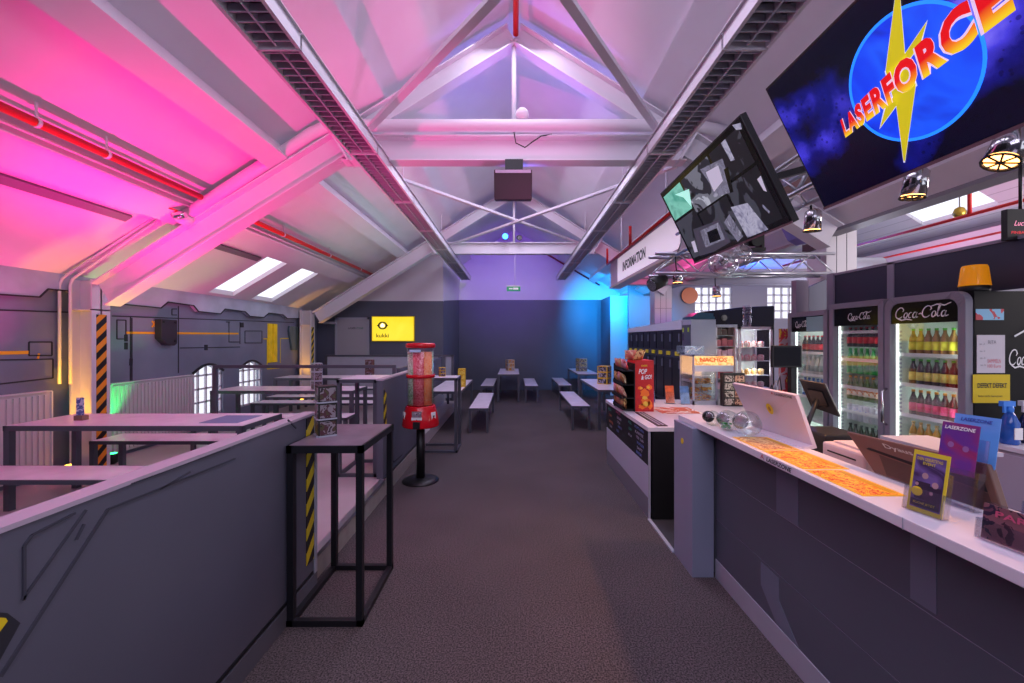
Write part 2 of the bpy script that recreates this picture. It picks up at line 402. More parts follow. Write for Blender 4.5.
# knee walls
KW = mat('knee_wall_grey', '5a5a68', .5, vary=.08, scale=1.2)
KC = mat('knee_wall_cap', 'b8a8b8', .4)
m = MB().use(KW).box(-1.43, -1.355, -1.5, 2.77, 0, 1.19)
m.use(KC).box(-1.435, -1.35, -1.5, 2.775, 1.188, 1.203)
m.use(FRAMEB).box(-1.357, -1.347, -1.5, 2.72, .125, .14); m.use(mat('baseboard_grey', '5b5c66', .4)).box(-1.357, -1.345, -1.5, 2.77, 0, .115)
m.use(mat('scratch_dark', '3c3c48', .6))
def kl(a, b_, w=.007): m.bar(PX(*a, -1.353), PX(*b_, -1.353), w, .006, up=(1, 0, 0))
kl((86, 510), (22, 600)); kl((108, 509), (0, 677), .010); kl((24, 600), (24, 546)); kl((24, 546), (32, 535)); kl((32, 535), (75, 513)); kl((108, 509), (235, 458.5)); kl((190, 472), (160, 489), .006); kl((84, 524), (76, 540)); kl((130, 484), (230, 448), .005)
kl((288, 420), (296, 428), .008)
m.use(GROOVE).prism([PX(a, b_, -1.356) for a, b_ in ((-8, 612), (6, 613), (19, 623), (-8, 672))], (.004, 0, 0)); m.use(YEL).prism([PX(a, b_, -1.355) for a, b_ in ((-8, 617), (4, 618), (6, 621), (-8, 640))], (.005, 0, 0))
m.use(HAZY).box(-1.357, -1.350, 2.64, 2.735, .22, 1.18)
m.use(GREYL).box(-1.36, -1.346, 2.74, 2.772, 0, 1.19)
S(m, 'wall_knee')
m = MB().use(KW).box(-1.48, -1.41, 4.36, 5.95, 0, 1.25); m.use(KC).box(-1.485, -1.405, 4.355, 5.955, 1.25, 1.268)
m.use(HAZY).prism([(-1.408, 4.38, .75), (-1.408, 4.46, .75), (-1.408, 4.46, 1.1), (-1.408, 4.38, 1.16)], (.004, 0, 0))
m.use(mat('fascia_wood_light', '')).box(-1.41, -1.395, 4.36, 5.95, 0, .17); m.use(GROOVE).box(-1.41, -1.4, 4.6, 5.95, .172, .18)
kl2 = lambda a, b_, w=.008: m.bar(PX(*a, -1.407), PX(*b_, -1.407), w, .006, up=(1, 0, 0))
kl2((389, 455), (394, 462)); kl2((389, 433), (389, 455)); kl2((394, 462), (402, 455))
S(m, 'wall_knee')
m = MB().use(KW).box(-1.75, -1.68, 5.95, 9.9, .19, 1.27); m.use(mat('pale_kick_board', 'b0aeb8', .5)).box(-1.69, -1.675, 5.95, 9.9, 0, .47); m.use(FRAME).box(-1.76, -1.67, 9.4, 9.9, .4, 1.29)
S(m, 'wall_knee')
# right arcade of columns base wall behind fridges
# ---------------------------------------------------------------- steel roof frames
TZ, TS = 5.28, .625            # rafter top line
def rz(x): return TZ-TS*abs(x)
def truss(Y, name_lab, full=True):
    t = T('roof_truss', name_lab, 'roof truss', (0, Y, 3.7), None)
    for s in (-1, 1):
        x0 = 4.64 if s < 0 else 3.6
        d = .30
        m = MB(); xm = 1.95
        c1 = Vector((s*x0, Y, rz(x0)-d/2*1.18)); c2 = Vector((s*xm, Y, rz(xm)-d/2*1.18))
        m.ibeam(c1, c2, .19, d, .016)
        m.build('rafter', t, STEELW)
        m = MB(); d2 = .22
        m.ibeam(Vector((s*xm, Y, rz(xm)-d2/2*1.18)), Vector((s*.02, Y, rz(.02)-d2/2*1.18)), .16, d2, .014)
        m.build('rafter', t, STEELW)
        m = MB().obox((s*xm, Y, rz(xm)-.2), Vector((1, 0, -s*TS)).normalized(), (0, 1, 0), Vector((s*TS, 0, 1)).normalized(), .012, .11, .2)
        m.prism([(s*1.95, Y-.01, 3.7), (s*2.5, Y-.01, 3.42), (s*1.95, Y-.01, 3.98)], (0, .02, 0))
        m.build('gusset_plate', t, STEELW)
    m = MB().ibeam((-1.93, Y, 3.83), (1.93, Y, 3.83), .17, .27, .016)
    for x in [-1.2+.8*k for k in range(4)]: m.box(x-.02, x+.02, Y-.09, Y-.03, 3.94, 3.975)
    m.build('tie_beam', t, STEELW)
    MB().tube([(0.0, Y, 3.96), (0, Y, rz(0)-.2)], .028, 10).build('hanger_rod', t, STEELW)
    return t
truss(4.6, 'nearer white steel roof truss with speaker hung under its tie beam')
truss(9.55, 'farther white steel roof truss, smaller, with the exit sign hung below')
# round duct above the near tie beam, bending down along the rafter
Yd = 4.5
m = MB().tube([(-3.62, Yd, rz(3.62)+.07), (-2.25, Yd, 3.98), (-2.1, Yd, 4.05), (-1.95, Yd, 4.07), (2.0, Yd, 4.07), (2.6, Yd, 3.95)], .066, 14)
m.tube([(-3.62, Yd, rz(3.62)+.07), (-3.7, Yd, rz(3.7)+.03)], .085, 14)
tag(m.build('pipe', None, STEELW), 'thick white round pipe running over the near tie beam', 'pipe')
tag(MB().tube([(-1.9, 4.49, 3.955), (1.95, 4.49, 3.955)], .012, 8).build('conduit', None, STEELW), 'thin white conduit clipped along the near tie beam', 'conduit')
tag(MB().tube([(0, 4.49, 3.99), (.02, 4.44, 3.85), (.12, 4.44, 3.8), (.2, 4.44, 3.86), (.3, 4.47, 3.94), (.42, 4.49, 3.97)], .007, 6).build('cable', None, BLACK), 'black cable looping down from the near tie beam', 'cable')
m = MB().sphere((.09, 4.5, 4.19), .075); tag(m.build('dome_camera', None, STEELW), 'small white dome camera sitting on the near white pipe', 'camera')
# flat brace rods
def rod(p, q, r, lab, mm=STEELW, name='brace_rod'):
    return tag(MB().bar(p, q, r*2, r*1.2).build(name, None, mm), lab, 'brace')
rod((-1.56, 4.38, 3.98), (1.0, 1.44, 4.03), .034, 'white brace rod rising right from the left end of the near tie beam')
rod((1.58, 4.38, 3.92), (-.9, .9, 3.93), .034, 'white brace rod rising left from the right end of the near tie beam')
rod((-1.9, 4.75, 3.78), (1.5, 9.45, 3.95), .03, 'white brace rod from left of the near truss to right of the far truss')
rod((1.9, 4.75, 3.73), (-1.5, 9.45, 3.89), .03, 'white brace rod from right of the near truss to left of the far truss')
# red sprinkler pipe at the ridge
tag(MB().tube([(.02, 4.55, 5.12), (.02, 4.2, 5.2), (.02, 1.5, 5.22)], .03, 10).build('sprinkler_pipe', None, REDP), 'red pipe dropping at the ridge above the near truss', 'pipe')
# columns
def column(x0, x1, Y, hw, z0, lab, hz=True, top=None):
    t = T('steel_column', lab, 'column', ((x0+x1)/2, Y, z0))
    top = top or 2.37
    m = MB()
    m.box(x0, x0+.016, Y-hw, Y+hw, z0, top); m.box(x1-.016, x1, Y-hw, Y+hw, z0, top); m.box(x0, x1, Y-.008, Y+.008, z0, top)
    m.box(x0-.03, x1+.03, Y-hw-.03, Y+hw+.03, z0, z0+.015)
    m.box(x0, x1, Y-hw, Y+hw, top-.345, top-.33)
    m.build('column_shaft', t, STEELW)
    if hz: B(x1, x1+.004, Y-hw+.05, Y+hw-.045, z0+.02, top-.39).build('hazard_strip', t, HAZO if Y < 6 else HAZY, label='striped black and %s warning tape' % ('orange' if Y < 6 else 'yellow'))
    return t
column(-5.0, -4.75, 4.66, .105, .19, 'near white steel column with orange and black hazard tape between the radiators')
column(-5.0, -4.75, 9.55, .105, .19, 'far white steel column with yellow and black hazard tape beside the door wall')
# right columns: boarded white pillars
WBRICK = mat('white_boarding', 'c8c4cc', .5)
for Y, x0, x1, lab in ((5.08, 3.92, 4.30, 'boxed white boarded pillar behind the drinks coolers'), (9.55, 3.32, 3.72, 'white pillar glowing pale blue above the lockers')):
    p = T('pillar', lab, 'pillar', ((x0+x1)/2, Y, 0))
    z1 = 3.12
    m = MB().use(WBRICK).box(x0, x1, Y, Y+.34, 0, z1); m.build('pillar_shaft', p)
    m = MB().use(GROOVE)
    for k in (1, 2): m.box(x0+(x1-x0)*k/3-.003, x0+(x1-x0)*k/3+.003, Y-.002, Y, 1.9, z1)
    m.box(x0-.0, x1, Y-.002, Y, 2.42, 2.426)
    m.build('board_joint', p)
# purlins under the roof slopes
def purlin(s, xa, xb, y0, y1, d, lab, mm=WHITE):
    n = Vector((-s*.6, 0, -1)).normalized()*d
    A, C = Vector((s*xa, y0, cz(xa))), Vector((s*xb, y0, cz(xb)))
    m = MB().prism([A, C, C+n, A+n], (0, y1-y0, 0))
    return tag(m.build('purlin', None, mm), lab, 'roof beam')
BP = .12
for s, side in ((-1, 'left'), (1, 'right')):
    purlin(s, 3.64, 3.92, -2.9, 13.85, BP, 'low boxed beam along the %s roof slope, nearest the eaves' % side)
    purlin(s, 2.62, 2.82, -2.9, 13.85, .19, 'middle boxed beam along the %s roof slope' % side)
    purlin(s, 1.52, 1.84, -2.9, 13.85, BP, 'upper boxed beam along the %s roof slope above the light row' % side)
strip_mat = mat('grey_strip', '6d6a76', .6)  # thin grey strips laid along the left slope
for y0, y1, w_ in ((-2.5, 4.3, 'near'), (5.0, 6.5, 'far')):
    purlin(-1, 4.0+.06, 4.0+.14, y0, y1, .025, 'thin grey strip on the left roof slope in the %s bay' % w_, strip_mat)
# red sprinkler pipe and conduits along the low left purlin
for y0, y1, w_ in ((-2, 4.42, 'near'), (4.72, 10.3, 'far')):
    m = MB().tube([(-3.42, y0, 3.25), (-3.42, y1, 3.25)], .032, 10)
    t = T('sprinkler_pipe', 'red sprinkler pipe along the left slope in the %s bay' % w_, 'pipe', (-3.42, (y0+y1)/2, 3.25))
    m.build('pipe_run', t, REDP)
    for y in [v for v in (1.4, 2.9, 3.4, 6, 7.5, 9) if y0 < v < y1]:
        m = MB().box(-3.425, -3.415, y-.008, y+.008, 3.25, cz(3.42)).lathe([(.038, -.012), (.038, .012)], (-3.42, y, 3.25), 10, 'y')
        m.build('pipe_clamp', t, STEELW)
    m = MB().tube([(-3.5, y0, 3.19), (-3.5, y1, 3.19)], .014, 8).tube([(-3.55, y0, 3.15), (-3.55, y1, 3.15)], .012, 8)
    tag(m.build('conduit', None, STEELW), 'pair of thin conduits beside the red pipe in the %s bay' % w_, 'conduit')
t = T('valve', 'small pipe valve with red lever where duct meets the near left rafter', 'valve', (-3.62, 4.38, 3.02))
MB().lathe([(.03, -.07), (.045, -.03), (.045, .03), (.03, .07)], (-3.62, 4.38, 3.04), 10, 'x').build('valve_body', t, CHROME)
MB().bar((-3.62, 4.36, 3.08), (-3.8, 4.30, 3.13), .03, .012).build('lever', t, REDP)
# pipes down the near column
for i, (x, c) in enumerate(((-5.03, 'left'), (-4.99, 'right'))):
    dy = 4.44-i*.0
    xx = -5.05+.12*i
    m = MB().tube([(xx, 4.5, 1.2), (xx, 4.5, 2.30), (xx+.03, 4.5, 2.37), (xx+.1, 4.5, 2.42), (-3.75+.02*i, 4.5, 3.21-.04*i)], .014, 8)
    tag(m.build('conduit', None, STEELW), '%s of two thin white conduits climbing beside the near column' % c, 'conduit')
# ---------------------------------------------------------------- louvred light rows
LOUV = mat('louvre_grey', 'b4b4c0', .4, metal=.2)
def fitting(x0, x1, y0, y1, z0, lab, grp):
    t = T('louvre_light', lab, 'ceiling light', ((x0+x1)/2, (y0+y1)/2, z0), grp)
    m = MB().use(STEELW)
    m.box(x0, x0+.025, y0, y1, z0, z0+.10).box(x1-.025, x1, y0, y1, z0, z0+.10).box(x0, x1, y0, y1, z0+.10, z0+.112).box(x0-.02, x1+.02, y0, y1, z0+.10, z0+.105)
    m.build('housing', t)
    m = MB(); n = 19
    for k in range(n):
        y = y0+.05+(y1-y0-.1)*k/(n-1); m.box(x0+.026, x1-.026, y-.004, y+.004, z0+.012, z0+.06)
    xm = (x0+x1)/2; m.box(xm-.006, xm+.006, y0+.01, y1-.01, z0+.008, z0+.064)
    m.build('louvre', t, LOUV)
    m = MB()
    for x in ((x0*3+x1)/4, (x0+3*x1)/4): m.tube([(x, y0+.05, z0+.08), (x, y1-.05, z0+.08)], .012, 8)
    m.build('fluorescent_tube', t, mat('tube_off', '8c8c98', .4))
    m = MB().box(x0, x1, y0, y0+.016, z0, z0+.10); m.build('end_band', t, STEELW)
    return t
proto = {}
for s, side, xa, xb in ((-1, 'left', -1.70, -1.40), (1, 'right', 1.37, 1.67)):
    p = fitting(xa, xb, 1.16, 2.65, 3.60, 'unlit louvred light fitting overhead, nearest in the %s row' % side, None)
    ordn = ['second', 'third', 'fourth', 'fifth', 'sixth', 'seventh', 'farthest']
    for k in range(1, 8):
        l = p.location.copy(); l.y += 1.5*k
        dup(p, l, None, 'unlit louvred light fitting, %s from the camera in the %s row' % (ordn[k-1], side))
    m = MB()
    for y in (2.66, 5.66, 8.66, 11.66): m.tube([((xa+xb)/2, y, 3.712), ((xa+xb)/2, y, cz((xa+xb)/2)-.1)], .006, 6)
    tag(m.build('suspension_wires', None, STEELW), 'thin wires holding up the %s row of light fittings' % side, 'wire')
# ---------------------------------------------------------------- speaker, exit sign, small lamps
t = T('speaker_box', 'dark brown speaker box hung under the near tie beam', 'speaker', (-.01, 4.5, 3.2))
m = MB().obox((-.01, 4.50, 3.40), (1, 0, 0), (0, .966, .26), (0, -.26, .966), .205, .13, .155); m.build('cabinet', t, mat('speaker_brown', '1e1719', .6, bump=.1), .008)
m = MB().obox((-.01, 4.335, 3.495), (1, 0, 0), (0, .966, .26), (0, -.26, .966), .19, .004, .015); m.build('front_rail', t, GREYL)
m = MB().box(-.10, .10, 4.5, 4.56, 3.56, 3.70).box(-.03, .03, 4.4, 4.56, 3.5, 3.6); m.build('bracket', t, BLACK)
t = T('exit_sign', 'small green exit sign hanging by a thin rod from the far truss', 'exit sign', (-.02, 9.5, 2.82))
B(-.17, .15, 9.49, 9.51, 2.82, 2.93).build('panel', t, mat('exit_green', '1f8a58', .4, emit=.25))
B(-.18, .16, 9.485, 9.515, 2.93, 2.955).build('top_bar', t, STEELW)
m = MB().bar((-.12, 9.485, 2.88), (-.03, 9.485, 2.88), .004, .03).bar((-.02, 9.485, 2.88), (.1, 9.485, 2.88), .004, .045); m.build('pictogram', t, LETW)
MB().tube([(.02, 9.5, 2.95), (.02, 9.5, 3.7)], .006, 6).build('rod', t, STEELW)
def spotcan(name, lab, c, r, L, d, mcol, lens, cat='spotlight', em=0):
    t = T(name, lab, cat, c)
    d = Vector(d).normalized(); c = Vector(c)
    MB().tube([c-d*L/2, c-d*L/3, c+d*L/2], [r*.6, r, r], 14).build('lamp_body', t, mcol)
    MB().tube([c+d*(L/2), c+d*(L/2+.004)], r*.85, 14).build('lens', t, lens)
    return t
BLENS = mat('blue_lens', '2f6bff', .3, emit=6); PLENS = mat('purple_lens', 'c070ff', .3, emit=4)
spotcan('spotlight', 'small spotlight with glowing blue lens on the far tie beam', (-.2, 9.35, 4.06), .08, .14, (0, -1, -.1), BLACK, BLENS)
spotcan('spotlight', 'small dark spotlight beside the blue one on the far tie beam', (.12, 9.35, 4.04), .06, .13, (.2, -1, -.3), BLACK, CHROME)
# ---------------------------------------------------------------- radiators
RAD = mat('radiator_white', 'cfc6cc', .4)
def radiator(y0, y1, z0, z1, lab):
    t = T('radiator', lab, 'radiator', (XL+.06, (y0+y1)/2, z0)); n = int((y1-y0)/.055)
    m = MB().box(XL+.01, XL+.06, y0, y1, z0, z1)
    for k in range(n):
        y = y0+.02+(y1-y0-.04)*(k+.5)/n; m.box(XL+.06, XL+.075, y-.014, y+.014, z0+.03, z1-.03)
    m.build('panel', t, RAD)
    B(XL+.005, XL+.085, y0, y1, z1, z1+.012).build('top_grille', t, STEELW)
    m = MB().box(XL+.005, XL+.08, y0-.012, y0, z0, z1).box(XL+.005, XL+.08, y1, y1+.012, z0, z1); m.build('end_cap', t, STEELW)
    m = MB().box(XL+.02, XL+.06, y0+.1, y0+.14, .19, z0).box(XL+.02, XL+.06, y1-.14, y1-.1, .19, z0); m.build('foot', t, STEELW)
radiator(2.2, 4.40, .25, 1.13, 'ribbed white radiator panel on the left wall before the near column')
radiator(5.05, 6.35, .25, 1.13, 'ribbed white radiator panel on the left wall between column and window')
# mural objects
t = T('wall_box', 'dark angular metal box mounted on the mural wall above the radiator', 'wall box', (XL+.06, 6.0, 1.62))
q = [PX(a, b_, XL+.1) for a, b_ in ((161.4, 319), (177.5, 320), (177.5, 343.5), (175, 345.6), (168, 345), (161.4, 338.5))]
MB().prism([(XL, a[1], a[2]) for a in q], (.1, 0, 0)).build('casing', t, mat('dark_casing', '2c2a33', .45), .008)
m = MB()
for a in ((163.5, 322), (175.5, 322.5), (175, 341)): v = PX(*a, XL+.1); m.lathe([(.018, 0), (.018, .008)], (XL+.1, v[1], v[2]), 8, 'x')
m.build('bolt', t, BLACK)
t = T('wall_light_bar', 'pair of tall yellow bars mounted on the mural wall near the far column', 'wall ornament', (XL+.03, 8.55, 1.4))
for a, b_ in ((268.9, 272.4), (273.8, 277.4)):
    u, v = PX(a, 324, XL+.03), PX(b_, 324, XL+.03)
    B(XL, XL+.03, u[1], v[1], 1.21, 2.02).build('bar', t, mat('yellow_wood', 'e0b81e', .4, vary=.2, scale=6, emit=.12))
t = T('wall_shield', 'glossy blue grey shield shaped plate on the mural beside the far column', 'wall ornament', (XL+.05, 9.1, 1.4))
q = [PX(a, b_, XL+.05) for a, b_ in ((290, 326), (299.5, 327), (300.5, 331), (297.5, 350.5), (292.5, 350), (289.5, 331))]
MB().prism([(XL, a[1], a[2]) for a in q], (.05, 0, 0)).build('plate', t, mat('shield_teal', '5a7078', .15, metal=.4), .01)
# uplights
def uplight(x, y, z, lab, lens):
    t = T('uplight', lab, 'floor light', (x, y, z))
    MB().lathe([(.03, 0), (.055, .02), (.055, .12), (.05, .125)], (x, y, z), 14).build('lamp_body', t, BLACK)
    MB().lathe([(.045, 0), (.045, .003)], (x, y, z+.125), 14).build('lens', t, lens)
YL = mat('yellow_lens', 'ffc040', .4, emit=5); GL = mat('green_lens', '30ff80', .4, emit=5); PKL = mat('pink_lens', 'ff2090', .4, emit=5)
uplight(-4.875, 4.45, .19, 'black floor uplight glowing yellow at the near column base', YL)
uplight(-4.86, 4.90, .19, 'black floor uplight glowing green behind the near column', GL)
uplight(-4.875, 9.3, .19, 'black floor uplight glowing yellow at the far column base', YL)
# ---------------------------------------------------------------- tables and benches
LEGM = FRAME
def table(name, lab, cat, L, W, z0, z1, loc, rz_=0, grp=None, leg=.05, top_t=.045, foot=False, mleg=LEGM, mtop=LAMIN):
    t = T(name, lab, cat, (0, 0, 0), grp); hx, hy = L/2, W/2; h = z1-z0
    m = MB().use(mtop).box(-hx+.012, hx-.012, -hy+.012, hy-.012, h-.02, h)
    m.build('tabletop' if cat == 'table' else 'seat', t)
    m = MB().use(mleg); r = top_t
    m.box(-hx, hx, -hy, -hy+.03, h-r, h-.002).box(-hx, hx, hy-.03, hy, h-r, h-.002).box(-hx, -hx+.03, -hy, hy, h-r, h-.002).box(hx-.03, hx, -hy, hy, h-r, h-.002)
    m.build('apron_frame', t)
    for sx in (-1, 1):
        for sy in (-1, 1):
            x, y = sx*(hx-leg/2-.002), sy*(hy-leg/2-.002)
            m = MB().box(x-leg/2, x+leg/2, y-leg/2, y+leg/2, 0, h-r); m.build('leg', t, mleg)
    if foot:
        m = MB(); q = .035; z = .02
        m.box(-hx, hx, -hy, -hy+q, 0, q).box(-hx, hx, hy-q, hy, 0, q).box(-hx, -hx+q, -hy, hy, 0, q).box(hx-q, hx, -hy, hy, 0, q)
        m.build('base_frame', t, mleg)
    t.location = (loc[0], loc[1], z0); t.rotation_euler = (0, 0, rz_); return t
tb = table('dining_table', 'long grey-topped table on the platform, nearest, with a small card stand on it', 'table', 2.1, .6, .19, .94, (-3.42, 3.84), 0, 'long dining tables')
dup(tb, (-3.42, 6.25, .19), 0, 'long grey-topped table on the platform between the two others, before the windows')
dup(tb, (-3.65, 8.2, .19), 0, 'long grey-topped table on the platform, farthest, before the panelled screen')
bn = table('bench', 'long bench on the platform in front of the nearest table, cut by the picture edge', 'bench', 2.1, .36, .19, .64, (-3.38, 3.22), 0, 'long benches', .045, .035)
for x, y, l in ((-3.36, 4.38+.0, 'long bench on the platform behind the nearest table'), (-3.3, 5.62, 'long bench on the platform in front of the middle table'),
                (-3.3, 6.86, 'long bench on the platform behind the middle table'), (-3.5, 7.58, 'long bench on the platform in front of the farthest table'), (-3.6, 8.85, 'long bench on the platform behind the farthest table')):
    dup(bn, (x, y, .19), 0, l)
h = PI/2
for x, y, l in ((-1.26, 8.4, 'long grey table at the left of the carpet, with tall yellow menu box'), (-.15, 11.95, 'grey table in the middle of the back wall'),
                (1.87, 8.6, 'long grey table on the right before the lockers with yellow menu box'), (2.03, 12.0, 'grey table in the blue lit back right corner')):
    dup(tb, (x, y, 0), h, l)
    # carpet-level
for x, y, l in ((-.64, 8.36, 'bench on the carpet beside the left table, lilac-lit seat'), (-.72, 11.85, 'bench left of the table at the back wall'),
                (.47, 11.85, 'bench right of the table at the back wall'), (1.25, 8.6, 'bench on the carpet left of the right-hand table'), (1.39, 12.0, 'bench left of the table in the blue corner')):
    dup(bn, (x, y, 0), h, l)
TOPB = mat('bar_top_plum_wood', '83707e', .3, vary=.2, scale=9)
bt = table('bar_table', 'tall square bar table with dark frame against the near knee wall', 'table', .45, .62, 0, 1.07, (-1.12, 2.70), 0, None, .038, .045, True, FRAMEB, TOPB)
table('bar_table', 'tall bar table on the platform by the end of the second knee wall', 'table', .44, .55, .19, 1.26, (-1.72, 4.7), 0, None, .04, .04, True, FRAME, LAMIN)
table('bar_table', 'tall bar table on the carpet behind the sweet dispenser', 'table', .64, .44, 0, 1.12, (-1.165, 6.26), 0, None, .045, .04, True, FRAME, LAMIN)
# guard rail on the platform
t = T('guard_rail', 'dark steel guard rail crossing the platform between the tables', 'railing', (-2.6, 5.15, .19))
m = MB().bar((-3.82, 5.15, 1.35), (-1.5, 5.15, 1.35), .04, .04); m.build('rail', t, FRAME)
for x in (-3.8, -1.52): B(x-.022, x+.022, 5.128, 5.172, .19, 1.33).build('post', t, FRAME)
# ---------------------------------------------------------------- things on tables
PHOTO = pic('menu_photo', ['16121a', '4a4428', '4c2430', '8a8088', '2a1c26', '5a4068'], 17)
MENUB = mat('menu_black', '1b1a17', .5); MENUY = mat('menu_yellow', 'd8b01c', .5)
def menu(name, lab, loc, w_, hh, rz_, edge, photo, grp=None, tiers=3):
    t = T(name, lab, 'menu stand', (0, 0, 0), grp)
    m = MB().use(edge).box(-w_/2, w_/2, -w_/2, w_/2, 0, hh); m.build('stand_body', t)
    for a in range(2):
        m = MB(); g = w_*.08
        for k in range(tiers):
            z0 = hh*(k+.12)/tiers; z1 = hh*(k+.9)/tiers
            n = MB()
            if a == 0: m.box(-w_/2+g, w_/2-g, -w_/2-.004, -w_/2, z0, z1); n.box(-w_/2, w_/2, -w_/2-.012, -w_/2, z0-.012, z0-.004)
            else: m.box(-w_/2-.004, -w_/2, -w_/2+g, w_/2-g, z0, z1); n.box(-w_/2-.012, -w_/2, -w_/2, w_/2, z0-.012, z0-.004)
            if w_ in (.11, .12): n.build('shelf_lip', t, GREYL)
        m.build('menu_photos', t, photo)
    t.location = loc; t.rotation_euler = (0, 0, rz_); return t
menu('menu_stand', 'black three-tier menu stand with food photos on the near bar table', (-1.235, 2.66, 1.07), .11, .325, PI*.2, MENUB, PHOTO)
menu('menu_stand', 'tall narrow menu stand with red photos on the middle platform table', (-2.97, 6.1, .94), .12, .40, PI*.25, GREYL, PHOTO)
menu('menu_stand', 'brown menu stand on the farthest platform table', (-2.92, 8.2, .94), .14, .34, 0, mat('menu_brown', '6a4038', .5), PHOTO)
Y2 = pic('menu_yellow_photo', ['d9ad18', 'c89a14', 'e6cf5a', '7a5a18'], 12)
menu('menu_stand', 'tall yellow menu box on the left carpet table', (-1.04, 8.1, .75), .14, .36, 0, MENUY, Y2)
menu('menu_stand', 'small cream menu stand on the back wall table', (-.12, 12.2, .75), .2, .33, .5, mat('menu_cream', 'c8b89a', .5), pic('cream_photo', ['c8bca0', 'b07a2c', '8f98a8', 'e8e0d0'], 14))
menu('menu_stand', 'yellow menu box on the right-hand table', (1.92, 8.6, .75), .22, .38, PI*.3, MENUY, pic('yb_photo', ['c8a820', '2d2a30', '9a98a8', 'd8c050'], 22))
menu('menu_stand', 'grey photo menu stand on the blue corner table', (2.0, 12.0, .75), .25, .38, .3, mat('menu_grey', '8c8c90', .5), pic('gb_photo', ['b0b0a0', '4c4c5c', 'c8b878', '70707c'], 22))
menu('menu_stand', 'yellow and dark menu cards on the bar table behind the dispenser', (-1.12, 6.3, 1.12), .09, .14, .4, MENUY, PHOTO)
menu('menu_stand', 'short dark menu cards on the same bar table, left of the yellow ones', (-1.34, 6.35, 1.12), .09, .17, .2, MENUB, PHOTO)
t = T('card_stand', 'small blue card in a wooden block on the nearest table', 'card stand', (-4.06, 3.80, .94))
B(-4.10, -4.02, 3.77, 3.83, .94, .985).build('wooden_block', t, mat('wood_block', '8a6a5a', .6))
B(-4.105, -4.035, 3.797, 3.803, .985, 1.15).build('card', t, pic('card_blue', ['a8b4e0', '5a68b0', 'd8dcf0', '707cc0'], 22))
tag(B(-2.85, -2.5, 3.66, 4.02, .94, .943).build('leaflet', None, mat('leaflet_blue', '6d7da8', .4)), 'flat blue leaflet lying on the nearest table', 'leaflet')
tag(B(-2.85, -2.55, 7.98, 8.3, .94, .943).build('leaflet', None, mat('leaflet_teal', '6fa8b0', .4)), 'flat teal leaflet lying on the farthest table', 'leaflet')
# ---------------------------------------------------------------- sweet dispenser
gx, gy = -1.12, 4.86
t = T('sweet_dispenser', 'red sweet dispensing machine with clear tubes on a black pedestal', 'vending machine', (gx, gy, 0))
MB().lathe([(.215, 0), (.215, .012), (.16, .035), (.06, .045)], (gx, gy, 0), 32).build('pedestal_base', t, BLACK)
MB().lathe([(.05, .04), (.05, .66)], (gx, gy, 0), 20).build('pedestal_pole', t, BLACK)
REDM = mat('red_gloss', 'cc1020', .2)
MB().lathe([(.13, .655), (.215, .66), (.22, .68), (.205, .78), (.185, .86), (.175, .90), (.17, .91)], (gx, gy, 0), 24).build('red_housing', t, REDM, .008)
MB().lathe([(.168, 1.595), (.175, 1.60), (.175, 1.635), (.165, 1.65), (.03, 1.655)], (gx, gy, 0), 28).build('lid', t, REDM)
MB().lathe([(.166, 1.24), (.17, 1.245), (.17, 1.275), (.166, 1.28)], (gx, gy, 0), 28).build('middle_band', t, REDM)
cols = [('sweets_green', ['5c9a50', 'c8e0c8', '80b078', 'e8e8e8']), ('sweets_red', ['b81828', 'e88890', 'c83040', '901020']), ('sweets_orange', ['d85c20', 'f0a070', 'f08040', 'b83c20'])]
for i in range(6):
    a = -PI/2+(i-1)*PI/3
    nm, cc = cols[i % 3]
    c = (gx+.085*math.cos(a), gy+.085*math.sin(a))
    MB().lathe([(.07, .92), (.07, 1.55)], (c[0], c[1], 0), 14).build('sweet_column', t, pic(nm, cc, 60), label='%s sweets' % nm.split('_')[1])
MB().lathe([(.162, .91), (.162, 1.6)], (gx, gy, 0), 28).build('clear_cylinder', t, glassy('dispenser_clear', (.98, .98, 1), .05, .05))
hy = gy-.19
p = B(gx-.055, gx+.055, hy-.012, hy+.01, .76, .865).build('coin_plate', t, CHROME)
MB().lathe([(.02, -.02), (.02, 0)], (gx-.022, hy-.012, .825), 12, 'y').lathe([(.02, -.02), (.02, 0)], (gx+.022, hy-.012, .825), 12, 'y').build('coin_knob', p, CHROME)
B(gx-.06, gx+.06, hy-.016, hy-.01, .765, .795).build('price_label', t, LETW)
B(gx-.04, gx+.04, hy-.03, hy+.01, .665, .745).build('outlet_flap', t, BLACK)
for s in (-1, 1):
    d = Vector((s*.87, -.5, .0)); c = Vector((gx, gy, .79))+d*.197
    m = MB().obox(c, Vector((-.5, -s*.87, 0)), d, (0, 0, 1), .034, .006, .05); m.build('side_label', t, LETW)
    m = MB().obox(c+d*.007, Vector((-.5, -s*.87, 0)), d, (.3, 0, 1), .012, .002, .012); m.build('label_arrow', t, BLACK)
B(gx-.09, gx+.04, gy-.172, gy-.166, 1.545, 1.575).build('top_label', t, mat('pale_blue_label', 'b8cce8', .5))
